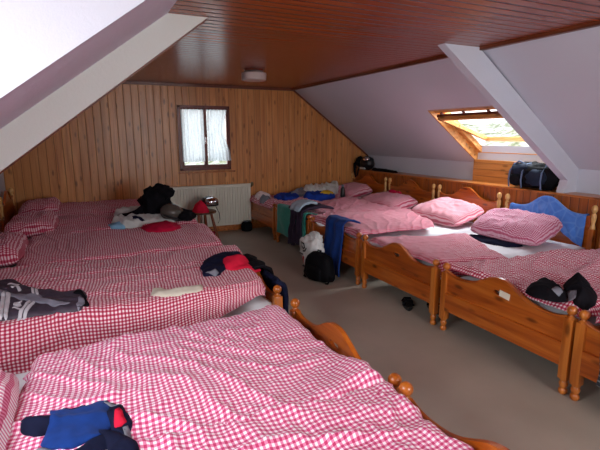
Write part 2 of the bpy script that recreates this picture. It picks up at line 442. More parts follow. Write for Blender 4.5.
def curtain(x0, x1, z0, z1, y, flare, seed, label):
    nu, nv = 60, 40; V = []; F = []
    for j in range(nv+1):
        t = j/nv; z = z1-(z1-z0)*t
        a = x0; b = x1+flare*max(0, t-.45)**1.3-.05*math.sin(PI*min(1, t*1.25))*(1 if flare else 0)
        for i in range(nu+1):
            s = i/nu
            V.append((a+(b-a)*s, y+.012*math.sin(s*38+seed+.5*math.sin(t*4+seed))*(.5+.5*t), z+.006*math.sin(s*60)*t))
    for j in range(nv):
        for i in range(nu):
            k = j*(nu+1)+i; F.append((k, k+1, k+nu+2, k+nu+1))
    o = mk('lace_curtain', V, F, M['lace'], smooth=True)
    rod = MB().tube([(x0-.01, y, z1-.004), (x1+.01, y, z1-.004)], .005).build('curtain_rod', M['chrome'], o)
    return tag(o, label, 'curtain')
curtain(WX0+.014, mx-.022, 1.15, 1.955, YB-.035, 0, 1.2, 'white lace curtain on the left sash of the back wall window')
curtain(mx+.025, WX1-.035, 1.155, 1.955, YB-.035, .12, 2.9, 'white lace curtain flaring at its hem on the right window sash')

# ---- roof window (skylight) on the right slope
tilt = math.atan(RS)
ux = Vector((math.cos(tilt), 0, -math.sin(tilt)))     # down the slope
un = Vector((math.sin(tilt), 0, math.cos(tilt)))      # outward
O = Vector((SX0, 0, zr(SX0)))
L = (SX1-SX0)/math.cos(tilt)
def sl(mb, s0, s1, y0, y1, n0, n1, piv=None, ang=0):
    """box in slope coordinates: s down-slope, y, n outward"""
    R = Matrix((ux, Vector((0, 1, 0)), un)).transposed()
    c = Vector(((s0+s1)/2, (y0+y1)/2, (n0+n1)/2)); d = (s1-s0, y1-y0, n1-n0)
    b = bmesh.new(); bmesh.ops.create_cube(b, size=1); bmesh.ops.scale(b, vec=d, verts=b.verts)
    bmesh.ops.bevel(b, geom=b.edges[:], offset=.003, segments=1, affect='EDGES')
    bmesh.ops.translate(b, vec=c, verts=b.verts)
    if piv: 
        bmesh.ops.rotate(b, cent=(piv[0], 0, piv[1]), matrix=Matrix.Rotation(ang, 3, 'Y'), verts=b.verts)
    bmesh.ops.transform(b, matrix=Matrix.Translation(O) @ R.to_4x4(), verts=b.verts)
    mb._merge(b)
m = MB()
sl(m, -.02, 0, SY0-.0, SY1, 0, .2); sl(m, 0, L, SY1-.018, SY1, -.004, .2); sl(m, 0, L, SY0, SY0+.018, -.004, .2); sl(m, L-.02, L, SY0, SY1, -.004, .2)
sk = struct(m.build('window_2', M['lining']))
m = MB()
sl(m, .0, .105, SY0+.018, SY1-.018, .045, .075)
sl(m, .02, .08, SY0+.018, SY1-.018, .10, .17); sl(m, L-.08, L-.02, SY0+.018, SY1-.018, .10, .17)
sl(m, .02, L-.02, SY1-.08, SY1-.018, .10, .17); sl(m, .02, L-.02, SY0+.018, SY0+.08, .10, .17)
m.build('window_frame', M['lining'], sk)
PV = (L*.5, .15); AN = math.radians(-19)
m = MB()
sl(m, .09, .14, SY0+.085, SY1-.085, .11, .16, PV, AN); sl(m, L-.15, L-.09, SY0+.085, SY1-.085, .11, .16, PV, AN)
sl(m, .09, L-.09, SY1-.135, SY1-.085, .11, .16, PV, AN); sl(m, .09, L-.09, SY0+.085, SY0+.135, .11, .16, PV, AN)
sash = m.build('window_sash', M['lining'], sk)
m = MB(); sl(m, .1, L-.1, SY0+.1, SY1-.1, .135, .14, PV, AN); m.build('pane', M['glass'], sash)
m = MB(); sl(m, .105, .145, SY0+.02, SY1-.06, .0, .03)
for k in range(3): sl(m, .06, .11, SY1-.15-k*.36-.03, SY1-.15-k*.36, .005, .025)
m.build('ventilation_bar', M['winframe'], sk)
m = MB(); sl(m, .148, .158, SY0+.02, SY1-.06, .0, .02); m.build('blind_rail', M['chrome'], sk)
# white sill outside
m = MB(); sl(m, L-.02, L+.25, SY0-.1, SY1+.1, .18, .2); m.build('flashing', M['radiator'], sk)
struct(MB().bounds(4.80, 4.858, SY0, SY1, LEDGE, zr(4.80)-.002, .003).build('trim_8', M['lining_b']))

# ---- outside: hillside and shrubs
V = []; F = []; nx, ny = 40, 70
for j in range(ny+1):
    for i in range(nx+1):
        x = 7.5+i*1.2; y = -20+j*1.2
        V.append((x, y, -2.2+(x-7.5)*.115+.8*nz(x*.2, y*.2)+.25*nz(x*.9, y*.9, 3)))
for j in range(ny):
    for i in range(nx):
        k = j*(nx+1)+i; F.append((k, k+1, k+nx+2, k+nx+1))
hill = struct(mk('ground_hillside', V, F, M['hill'], smooth=True))
def shrub(x, y, z, r, h, label, seed):
    rnd = random.Random(seed)
    root = empty('shrub', (x, y, z), 0, label, 'shrub', 'shrubs on the slope outside the roof window')
    V = []; F = []
    for k in range(1100):
        d = Vector((rnd.gauss(0, 1), rnd.gauss(0, 1), rnd.gauss(0, 1))).normalized()*(rnd.random()**.35)
        c = Vector((d.x*r*(1+.2*nz(d.x*3, d.y*3, seed)), d.y*r, h*.6+d.z*h*.5))
        a = Vector((rnd.gauss(0, 1), rnd.gauss(0, 1), rnd.gauss(0, 1))).normalized(); b = a.orthogonal().normalized()
        s = .05+.05*rnd.random(); k0 = len(V)
        V += [c-a*s, c+b*s*.5, c+a*s, c-b*s*.5]; F.append((k0, k0+1, k0+2, k0+3))
    mk('foliage', V, F, M['leaf'], root)
    m = MB()
    for q in range(4):
        a = q*1.6+seed; m.tube([(0, 0, -.2), (math.cos(a)*r*.25, math.sin(a)*r*.25, h*.45), (math.cos(a)*r*.5, math.sin(a)*r*.5, h*.85)], [.04, .025, .01], 6)
    m.build('stem', M['bark'], root)
for k, (x, y, r, h, lb) in enumerate([(12.5, 10.6, 1.0, 1.4, 'pale green shrub outside, in the left of the roof window view'),
        (15.5, 8.9, 1.1, 1.5, 'pale green shrub outside, in the middle of the roof window view'),
        (11.5, 7.9, .9, 1.2, 'low shrub outside, nearest to the right edge of the roof window view')]):
    shrub(x, y, -2.2+(x-7.5)*.115-.1+.8*nz(x*.2, y*.2), r, h*1.35, lb, k+3)

# ---- radiator
rad = empty('radiator', (1.15, YB-.02, .1), 0, 'white fluted panel radiator under the window on the pine wall', 'radiator')
m = MB(); RW = 1.36
m.bounds(0, RW, -.05, -.02, .0, .66, .006)
nfl = 30
for k in range(nfl):
    xx = .02+(RW-.04)*(k+.5)/nfl
    m.box((xx, -.058, .33), (.030, .03, .6), None, .006)
m.build('panel', M['radiator'], rad)
MB().bounds(0, RW, -.075, -.0, .655, .672, .003).build('top_grille', M['radiator'], rad)
v = MB().lathe([(.0, 0), (.02, 0), (.024, .02), (.022, .06), (.0, .065)], (RW+.03, -.04, .63), 12).tube([(RW-.0, -.04, .62), (RW+.03, -.04, .62), (RW+.03, -.04, .64)], .01, 8).build('valve', M['brass'], rad, True)
# ---- ceiling lamp
lp = empty('ceiling_lamp', (1.955, 5.36, H), 0, 'small frosted drum lamp with a chrome cap on the red-brown board ceiling', 'ceiling lamp')
MB().lathe([(0, 0), (.115, 0), (.12, -.012), (.1, -.035), (0, -.036)], n=32).build('chrome_cap', M['chrome'], lp, True)
MB().lathe([(0, -.036), (.145, -.036), (.15, -.045), (.145, -.115), (.135, -.122), (0, -.124)], n=32).build('lamp_shade', M['frost'], lp, True)

# ------------------------------------------------------------------ beds
def arch(v, base, peak):
    a = abs(v)
    h = (peak-base)*math.exp(-(a/.36)**2.3) + .018*math.exp(-((a-.62)/.2)**2)*.0
    e = .035*max(0, (a-.72)/.28)**2
    return base+h+e
def make_bed(W, label, group='pine beds'):
    """local: foot posts at x=0, head posts at x=2, y across, feet on z=0"""
    root = empty('pine_bed', (0, 0, 0), 0, label, 'bed', group)
    hw = W/2
    for s in (-1, 1):
        m = MB()
        m.lathe([(0, 0), (.017, 0), (.026, .012), (.026, .03), (.018, .04), (.024, .055), (.027, .07), (.02, .085), (.026, .095), (.026, .105)], (0, s*hw, 0))
        m.box((0, s*hw, .295), (.058, .058, .39), None, .008)
        m.lathe([(.024, .485), (.026, .494), (.015, .502), (.014, .512)], (0, s*hw, 0))
        p = m.build('foot_post', M['bedpine_z'], root, True)
        ball = [(0, .506)]+[(.030*math.sin(PI*k/10), .536-.030*math.cos(PI*k/10)) for k in range(1, 10)]+[(0, .566)]
        MB().lathe(ball, (0, s*hw, 0), 20).build('ball_finial', M['bedpine_z'], p, True)
        m = MB()
        m.lathe([(0, 0), (.02, 0), (.026, .015), (.026, .09), (.026, .1)], (2, s*hw, 0)).box((2, s*hw, .36), (.055, .055, .54), None, .008)
        p = m.build('head_post', M['bedpine_z'], root, True)
        MB().lathe([(.022, .62), (.026, .64), (.022, .66), (.017, .68), (.024, .73), (.025, .76), (.018, .785), (.013, .792), (.022, .805), (.029, .825), (.026, .85), (.014, .868), (0, .873)], (2, s*hw, 0)).build('turned_finial', M['palebeech'], p, True)
    def board(name, x, z0, base, peak, th, hole):
        n = 60; yy = [(-hw+.02)+(W-.04)*k/n for k in range(n+1)]
        poly = [(y, arch(y/hw, base, peak)) for y in yy]
        mat = M['bedpine']
        b = bmesh.new()
        hz = peak-.112
        # strips between hole and edges: build front/back by CDT with hole
        outer = [(yy[0], z0), (yy[-1], z0)]+poly[::-1]
        hol = [(.052*math.cos(a)*(1+.0*a), hz+.017*math.sin(a)+.010*abs(math.cos(a))) for a in [2*PI*k/18 for k in range(18)]] if hole else []
        pts = [Vector(p) for p in outer+hol]; no = len(outer)
        edges = [(i, (i+1) % no) for i in range(no)]+[(no+i, no+(i+1) % len(hol)) for i in range(len(hol))]
        vo, _, fo, _, _, _ = delaunay_2d_cdt(pts, edges, [], 2 if not hole else 4, 1e-5)
        tris = []
        for f in fo:
            c = sum((vo[i] for i in f), Vector((0, 0)))/len(f)
            if hole and (c.x/.052)**2+((c.y-hz-.006)/.022)**2 < .75: continue
            tris.append(f)
        va = [b.verts.new((x-th/2, p.x, p.y)) for p in vo]; vb = [b.verts.new((x+th/2, p.x, p.y)) for p in vo]
        cnt = {}
        for f in tris:
            b.faces.new([va[i] for i in f]); b.faces.new([vb[i] for i in reversed(f)])
            for i in range(len(f)):
                e = (f[i], f[(i+1) % len(f)]); cnt[e] = cnt.get(e, 0)+1
        for (i, j) in cnt:
            if (j, i) not in cnt: b.faces.new((va[j], va[i], vb[i], vb[j]))
        bmesh.ops.recalc_face_normals(b, faces=b.faces)
        mb = MB(); mb._merge(b); o = mb.build(name, mat, root)
        # moulding following the arch
        pts = [(x-th/2-.001, y, arch(y/hw, base, peak)-.008) for y in yy]
        MB().tube(pts, .0075, 6).build('moulding', M['bedpine'], o, True)
        return o
    fb = board('footboard', 0, .30, .478, .588, .022, True)
    MB().box((-.004, 0, .255), (.048, W-.05, .15), None, .007).build('footboard_rail', M['bedpine'], fb)
    hb = board('headboard', 2, .45, .745, .885, .022, False)
    MB().box((2, 0, .36), (.03, W-.05, .2), None, .005).build('headboard_rail', M['bedpine'], hb)
    for s in (-1, 1):
        MB().box((1, s*(hw-.012), .30), (1.95, .024, .15), None, .004).build('side_rail', M['bedpine_x'], root)
    # mattress with its sheet
    nu, nv = 60, 32; V = []; F = []
    x0, x1, y0, y1, zb, zt = .03, 1.97, -hw+.03, hw-.03, .27, .465
    def pos(i, j):
        s = -1+2*i/nu; t = -1+2*j/nv
        e = max(abs(s)**14, abs(t)**10)
        z = zt-.03*e+.006*nz(i*.18, j*.18)+.004*nz(i*.5, j*.5, 4)
        return ((x0+x1)/2+s*(x1-x0)/2, (y0+y1)/2+t*(y1-y0)/2, z)
    for j in range(nv+1):
        for i in range(nu+1): V.append(pos(i, j))
    for j in range(nv):
        for i in range(nu):
            k = j*(nu+1)+i; F.append((k, k+1, k+nu+2, k+nu+1))
    per = [i for i in range(nu)]+[j*(nu+1)+nu for j in range(nv)]+[nv*(nu+1)+i for i in range(nu, 0, -1)]+[j*(nu+1) for j in range(nv, 0, -1)]
    k0 = len(V)
    for p in per: V.append((V[p][0], V[p][1], zb))
    for q in range(len(per)):
        r = (q+1) % len(per); F.append((per[r], per[q], k0+q, k0+r))
    F.append(tuple(k0+q for q in range(len(per))))
    mk('mattress', V, F, M['sheet'], root, smooth=True)
    return root
def copy_tree(o, parent=None):
    c = o.copy(); COL.objects.link(c); c.parent = parent
    for ch in list(o.children): copy_tree(ch, c)
    return c
RFX, LFX = 2.54, 1.12
WR, WL = 1.03, 1.0
right_y = [6.705, 5.555, 4.405, 3.255, 2.105, 1.0]
left_y = [.84, 1.915, 3.2, 4.40, 5.55, 6.67]
rlab = ['pine bed of the right row standing against the boarded back wall',
        'pine bed of the right row with a teal towel hanging over its footboard',
        'pine bed of the right row behind the black backpack on the floor',
        'pine bed of the right row with the blue towel draped over its headboard',
        'pine bed of the right row with a paper tag on its arched footboard',
        'pine bed of the right row cut off by the right edge of the photo']
llab = ['pine bed of the left row at the bottom edge, nearest to the camera',
        'pine bed of the left row under the near duvet with the blue fleece top',
        'pine bed of the left row under the duvet with the cycling jersey',
        'pine bed of the left row just behind the red and navy jacket',
        'pine bed of the left row under the black clothes heap',
        'pine bed of the left row in the far corner along the boarded wall']
protoR = make_bed(WR, rlab[0]); protoL = make_bed(WL, llab[0])
BR = []; BL = []
for k in range(6):
    o = protoR if k == 0 else copy_tree(protoR)
    o.location = (RFX, right_y[k], 0); o['label'] = rlab[k]; o['group'] = 'pine beds in the right row'; BR.append(o)
    o = protoL if k == 0 else copy_tree(protoL)
    o.location = (LFX, left_y[k], 0); o.rotation_euler = (0, 0, PI); o['label'] = llab[k]; o['group'] = 'pine beds in the left row'; BL.append(o)

# ------------------------------------------------------------------ duvets and pillows
SURF = []      # (verts, faces) in world space for resting things
def wrinkle(u, v, seed, amp, th):
    wu = u+.10*nz(u*2.3, v*2.3, seed+9); wv = v+.10*nz(u*2.3, v*2.3, seed+17)
    h = .030*nz(u*1.7, v*1.9, seed)
    c, s = math.cos(th), math.sin(th)
    a, b = wu*c+wv*s, -wu*s+wv*c
    r = 1-min(1, abs(nz(a*1.6, b*6.5, seed+3))*3.2); h += .020*r*r
    r = 1-min(1, abs(nz(a*8+4, b*2.4, seed+5))*3.0); h += .010*r*r
    c, s = math.cos(th+1.0), math.sin(th+1.0)
    a, b = wu*c+wv*s, -wu*s+wv*c
    r = 1-min(1, abs(nz(a*4.5, b*15, seed+7))*2.8); h += .007*r*r
    c, s = math.cos(th-.5), math.sin(th-.5)
    a, b = wu*c+wv*s, -wu*s+wv*c
    r = 1-min(1, abs(nz(a*2.2+7, b*11, seed+13))*4.5); h += .011*r*r*(.5+.5*nz(u*3, v*3, seed+14))
    h += .004*nz(u*22, v*22, seed)
    return h*amp
def duvet(quad, ztop, label, mat, seed, thick=.07, drop=None, amp=1., th=.4, bumps=(), group=None, cat='duvet', res=.0125, uvrot=0., wavy=.02, zmin=None, name='gingham_duvet'):
    """quad: foot-near, head-near, head-far, foot-far plan points; drop: hanging length per side (foot, head, near, far)"""
    A, B, C, D = [Vector(q) for q in quad]
    Lu = ((B-A).length+(C-D).length)/2; Lv = ((D-A).length+(C-B).length)/2
    dr = [thick, thick, thick, thick]
    d2t = None
    if drop:
        if isinstance(drop[2], tuple): d2t = drop[2]; drop = (drop[0], drop[1], max(d2t), drop[3])
        dr = [max(a, thick) for a in drop]
    r = .055
    def hz(e, f=0):
        e = max(0, e)
        if e < r*PI/2: return r*math.sin(e/r), r*(1-math.cos(e/r))
        return r+.05*(e-r*PI/2), r+(e-r*PI/2)
    nu = int((Lu+dr[0]+dr[1])/res); nv = int((Lv+dr[2]+dr[3])/res)
    V = []; UV = []; F = []
    cr, sr = math.cos(uvrot), math.sin(uvrot)
    for j in range(nv+1):
        v = -dr[2]+(Lv+dr[2]+dr[3])*j/nv
        for i in range(nu+1):
            u = -dr[0]+(Lu+dr[0]+dr[1])*i/nu
            uc = min(max(u, 0), Lu); vc = min(max(v, 0), Lv)
            s, t = uc/Lu, vc/Lv
            p = A*(1-s)*(1-t)+B*s*(1-t)+C*s*t+D*(1-s)*t
            au = ((B-A)*(1-t)+(C-D)*t).normalized(); av = ((D-A)*(1-s)+(C-B)*s).normalized()
            vv = v
            if d2t and v < 0: vv = v*(d2t[0]+(d2t[1]-d2t[0])*min(1, s*2.6))/max(d2t)
            h1, d1 = hz(-u if u < 0 else u-Lu); h2, d2 = hz(-vv if v < 0 else v-Lv)
            du = -1 if u < 0 else 1; dv = -1 if v < 0 else 1
            # irregular hems
            hu = wavy*nz(v*3, seed, 2)*(1 if (u < .15 or u > Lu-.15) else 0) * min(1, abs(u-min(max(u, .15), Lu-.15))/.15)
            hv = wavy*nz(u*3, seed, 7) * min(1, abs(v-min(max(v, .15), Lv-.15))/.15)
            w = wrinkle(u, v, seed, amp, th)
            hang = min(1, max(d1, d2)/r)
            p = p+au*(du*h1+hu)+av*(dv*h2+hv)
            if hang > 0:
                if d2 >= d1: p = p+av*dv*w*hang*1.2
                else: p = p+au*du*w*hang*1.2
            d = max(d1, d2)+.35*min(d1, d2)
            z = ztop+w*(1-.7*hang)-d
            for (bx, by, br, bh) in bumps:
                q = ((p.x-bx)**2+(p.y-by)**2)/(br*br)
                if q < 4: z += bh*math.exp(-q*1.5)
            if zmin is not None: z = max(z, zmin+.003*nz(u*9, v*9))
            V.append((p.x, p.y, z))
            a, b = u+.016*nz(u*3.1, v*3.1, seed+30)+.006*nz(u*9, v*9, seed+31), v+.016*nz(u*3.1, v*3.1, seed+40)+.006*nz(u*9, v*9, seed+41)
            UV.append((a*cr-b*sr, a*sr+b*cr))
    for j in range(nv):
        for i in range(nu):
            k = j*(nu+1)+i; F.append((k, k+1, k+nu+2, k+nu+1))
    o = mk(name, V, F, mat, smooth=True, uvs=UV)
    SURF.append((V, F))
    tag(o, label, cat, group); return o

def pillow(c, size, rz, tilt_x, tilt_y, mat, label, seed, T=.105, group=None, name='gingham_pillow', cat='pillow', uvP=True):
    n = 40; V = []; UV = []; F = []
    hx, hy = size[0]/2, size[1]/2
    R = Matrix.Rotation(rz, 4, 'Z') @ Matrix.Rotation(tilt_y, 4, 'Y') @ Matrix.Rotation(tilt_x, 4, 'X')
    for side in (1, -1):
        for j in range(n+1):
            for i in range(n+1):
                a = -1+2*i/n; b = -1+2*j/n
                e = max(0, (1-a**4))*max(0, (1-b**4))
                pin = 1-.085*(a*b)**4-.02*(1-a*a)*(1-b*b)
                z = side*T*e**.5*(1.15 if side > 0 else .7)
                w = (.026*nz(a*1.8, b*1.8, seed)+.016*(1-min(1, 3*abs(nz(a*2.2+.5*b, b*4, seed+2))))**2)*min(1, e*3)
                z += w if side > 0 else -w*.5
                x = a*hx*(pin)+.012*nz(b*2, seed, 1)*abs(a); y = b*hy*(pin)+.012*nz(a*2, seed, 4)*abs(b)
                V.append(tuple(R @ Vector((x, y, z)))); UV.append((a*hx+.008*nz(a*3, b*3, seed), b*hy+.008*nz(a*3, b*3, seed+5)))
    N1 = (n+1)*(n+1)
    for j in range(n):
        for i in range(n):
            k = j*(n+1)+i; F.append((k, k+1, k+n+2, k+n+1)); F.append((N1+k+n+1, N1+k+n+2, N1+k+1, N1+k))
    per = [i for i in range(n)]+[j*(n+1)+n for j in range(n)]+[n*(n+1)+i for i in range(n, 0, -1)]+[j*(n+1) for j in range(n, 0, -1)]
    for q in range(len(per)):
        r = (q+1) % len(per); F.append((per[q], N1+per[q], N1+per[r], per[r]))
    o = mk(name, V, F, mat, smooth=True, uvs=UV, loc=c)
    SURF.append(([(v[0]+c[0], v[1]+c[1], v[2]+c[2]) for v in V], F))
    return tag(o, label, cat, group)

MT = .465
# left row -------------------------------------------------------------
G1 = 'duvets on the left row of beds'; G2 = 'duvets on the right row of beds'
duvet([(1.02, .36), (-.45, .36), (-.45, 1.40), (1.02, 1.37)], .555, 'rose gingham duvet at the bottom edge, nearest to the camera', M['ging_rose'], 11, th=.2, group=G1, drop=(.08, .08, .12, .02))
duvet([(1.0, 1.44), (-.32, 1.36), (-.22, 2.27), (.95, 2.35)], .55, 'crumpled rose gingham duvet under the blue fleece top', M['ging_rose'], 2, amp=.85, th=.75, group=G1, drop=(.07, .08, .10, .10), bumps=[(1.03, 1.52, .12, .05)], wavy=.03)
duvet([(.97, 2.71), (-.86, 2.66), (-.86, 3.78), (1.14, 3.78)], .60, 'red gingham duvet under the charcoal cycling jersey', M['ging_red'], 5, amp=.6, th=.1, group=G1, drop=(.09, .05, (.10, .36), .06), wavy=.03)
duvet([(1.06, 3.98), (-.46, 3.88), (-.46, 4.96), (1.14, 4.90)], .60, 'red gingham duvet between the cycling jersey bed and the crimson bundle', M['ging_dark'], 8, amp=.5, th=1.2, group=G1, drop=(.10, .08, .06, .08))
duvet([(1.09, 5.08), (-.36, 5.08), (-.36, 6.06), (1.12, 6.04)], .60, 'dark red gingham duvet under the crimson bundle and black heap', M['ging_dark'], 15, amp=.8, th=.9, group=G1)
duvet([(1.04, 6.2), (-.36, 6.2), (-.36, 7.14), (1.04, 7.14)], .62, 'dark red gingham duvet of the left row along the boarded wall', M['ging_dark'], 18, amp=.7, th=.2, group=G1)
PG = 'pillows on the left row of beds'
pillow((-.52, 1.74, .55), (.46, .68), 0, 0, -.10, M['ging_rose'], 'rose gingham pillow at the left edge beside the blue fleece top', 3, group=PG)
pillow((-.68, 4.36, .60), (.40, .76), 0, .0, -.1, M['ging_dark'], 'red gingham pillow at the left edge behind the cycling jersey', 5, group=PG)
pillow((-.52, 5.56, .60), (.48, .80), 0, .0, -.1, M['ging_dark'], 'dark red gingham pillow in front of the farthest left pillow', 7, group=PG)
pillow((-.52, 6.68, .62), (.48, .76), 0, .0, -.12, M['ging_dark'], 'farthest gingham pillow of the left row, beside the boarded wall', 8, T=.1, group=PG)
# right row ------------------------------------------------------------
duvet([(2.56, 6.26), (3.9, 6.24), (3.9, 7.12), (2.56, 7.12)], .56, 'pink gingham duvet under the clothes by the back wall, right row', M['ging_red'], 21, group=G2, drop=(.12, .07, .08, .06))
duvet([(2.62, 5.12), (3.95, 5.10), (4.02, 6.02), (2.62, 6.02)], .545, 'red gingham duvet on the bed with the teal towel', M['ging_dark'], 23, amp=.9, th=.8, group=G2, bumps=[(3.55, 5.72, .33, .09)])
duvet([(2.60, 3.93), (3.50, 3.90), (3.92, 4.86), (2.60, 4.90)], .575, 'bunched red gingham duvet behind the blue towel and black backpack', M['ging_dark'], 27, amp=.6, th=1.1, group=G2, drop=(.10, .07, .07, .07), bumps=[(3.1, 4.4, .3, .0)], wavy=.05)
duvet([(2.62, 2.80), (3.18, 2.64), (3.52, 3.42), (2.62, 3.70)], .535, 'folded faded gingham duvet on the bed with the bare white sheet', M['ging_dark'], 31, amp=.6, th=.3, group=G2, drop=(.07, .06, .16, .06))
duvet([(2.62, 1.64), (4.15, 1.58), (4.3, 2.36), (2.64, 2.60)], .545, 'red gingham duvet under the two black garments', M['ging_red'], 35, amp=.75, th=.5, group=G2, drop=(.07, .07, .1, .09), bumps=[(3.6, 2.3, .3, .04)])
duvet([(2.62, .48), (4.15, .48), (4.15, 1.42), (2.62, 1.42)], .545, 'red gingham duvet cut off by the right edge of the photo', M['ging_red'], 39, group=G2)
PG = 'pillows on the right row of beds'
pillow((4.18, 6.70, .585), (.52, .72), 0, 0, -.2, M['ging_red'], 'gingham pillow at the head of the bed by the back wall', 12, group=PG)
pillow((4.08, 5.50, .555), (.56, .80), .12, 0, -.14, M['ging_red'], 'gingham pillow with the small red pouch on top', 15, group=PG)
pillow((4.15, 4.36, .58), (.60, .80), .1, .04, -.22, M['ging_fine2'], 'sunlit pink gingham pillow leaning on the arched headboard', 16, group=PG)
pillow((4.05, 3.24, .60), (.56, .78), .16, .04, -.26, M['ging_fine'], 'plump gingham pillow in front of the blue draped headboard', 19, T=.11, group=PG)
pillow((4.34, 2.0, .59), (.42, .78), 0, 0, -.25, M['ging_red'], 'gingham pillow at the right edge of the photo behind the black garments', 22, group=PG)
pillow((4.34, .95, .59), (.42, .78), 0, 0, -.25, M['ging_red'], 'gingham pillow of the nearest bed in the right row, outside the photo', 23, group=PG)

# mattress surfaces also count for resting
for (fx, ys, sg) in ((RFX, right_y, 1), (LFX, left_y, -1)):
    for y in ys:
        a, b = fx, fx+2*sg
        SURF.append(([(min(a, b), y-.47, MT), (max(a, b), y-.47, MT), (max(a, b), y+.47, MT), (min(a, b), y+.47, MT)], [(0, 1, 2, 3)]))
def make_bvh():
    V = []; F = []
    for v, f in SURF:
        k = len(V); V += v; F += [tuple(i+k for i in q) for q in f]
    return BVHTree.FromPolygons(V, F)
BV = make_bvh()
def surf(x, y, z=1.6):
    h = BV.ray_cast(Vector((x, y, z)), Vector((0, 0, -1)))
    return h[0].z if h[0] is not None else 0.

# ------------------------------------------------------------------ clothes lying on things
def garment(name, poly, mat, thick=.02, seed=1, parent=None, wr=.6, res=.014, lift=0., smoothing=.03, edge=.02, base=None, rough=.012):
    """soft flat piece of cloth with the given plan outline, resting on whatever lies below"""
    n = len(poly); P = []
    for i in range(n):                      # Catmull-Rom outline
        p0, p1, p2, p3 = [Vector(poly[(i+k-1) % n]) for k in range(4)]
        st = max(2, int((p2-p1).length/res))
        for k in range(st):
            t = k/st
            q = .5*((2*p1)+(p2-p0)*t+(2*p0-5*p1+4*p2-p3)*t*t+(3*p1-p0-3*p2+p3)*t**3)
            q = p1.lerp(p2, t)*.5+q*.5
            P.append(q+Vector((nz(q.x*14, q.y*14, seed), nz(q.x*14, q.y*14, seed+5)))*rough)
    xs = [p.x for p in P]; ys = [p.y for p in P]
    def inside(x, y):
        c = False; m_ = len(P); j = m_-1
        for i in range(m_):
            if (P[i].y > y) != (P[j].y > y) and x < (P[j].x-P[i].x)*(y-P[i].y)/(P[j].y-P[i].y)+P[i].x: c = not c
            j = i
        return c
    def dist(x, y):
        return min((p.x-x)**2+(p.y-y)**2 for p in P)**.5
    pts = list(P); D = [0.]*len(P)
    x = min(xs)
    while x < max(xs):
        y = min(ys)
        while y < max(ys):
            if inside(x, y):
                d = dist(x, y)
                if d > res*.6: pts.append(Vector((x, y))); D.append(d)
            y += res
        x += res
    ne = len(P)
    vo, _, fo, orig, _, _ = delaunay_2d_cdt(pts, [(i, (i+1) % ne) for i in range(ne)], [], 1, 1e-6)
    V = []
    for k, p in enumerate(vo):
        d = D[orig[k][0]] if orig[k] else 0
        s = base(p.x, p.y) if base else surf(p.x, p.y)
        f = 1-math.exp(-d/edge)
        r = 1-min(1, abs(nz(p.x*9+seed, p.y*5, seed))*3)
        w = (.35*nz(p.x*7, p.y*7, seed+2)+.45*r*r+.25*nz(p.x*20, p.y*20, seed+4))*wr
        V.append([p.x, p.y, s+lift+.003+(thick*(1+w))*f])
    # low-pass of the support so thin cloth does not copy every crease
    top = len(V); T2 = [tuple(v) for v in V]+[(v[0], v[1], v[2]-.004-(thick*.8)*(1-math.exp(-(D[orig[k][0]] if orig[k] else 0)/edge))) for k, v in enumerate(V)]
    F = []; cnt = {}
    for f in fo:
        F.append(tuple(f)); F.append(tuple(i+top for i in reversed(f)))
        for i in range(len(f)): cnt[(f[i], f[(i+1) % len(f)])] = 1
    for (i, j) in cnt:
        if (j, i) not in cnt: F.append((j, i, i+top, j+top))
    o = mk(name, T2, F, mat, parent, smooth=True)
    return o
def thing_garment(name, label, cat, pieces, group=None):
    """pieces: (part name, poly, mat, thick, kwargs); all under one empty"""
    xs = [p[0] for pc in pieces for p in pc[1]]; ys = [p[1] for pc in pieces for p in pc[1]]
    root = empty(name, (0, 0, 0), 0, label, cat, group)
    cx, cy = sum(xs)/len(xs), sum(ys)/len(ys); cz = surf(cx, cy)
    root.location = (cx, cy, cz)
    prev = []
    for pn, poly, mat, th, kw in pieces:
        b0 = kw.pop('base', None) or surf
        kw.pop('lift', None)
        def bb(x, y, b0=b0, pv=tuple(prev)):
            z = b0(x, y)
            for t in pv:
                h = t.ray_cast(Vector((x, y, 2.)), Vector((0, 0, -1)))
                if h[0] is not None: z = max(z, h[0].z)
            return z
        o = garment(pn, poly, mat, th, parent=root, base=bb, **kw)
        prev.append(BVHTree.FromPolygons([v.co.copy() for v in o.data.vertices], [tuple(p.vertices) for p in o.data.polygons]))
        o.location = (-cx, -cy, -cz)
    return root

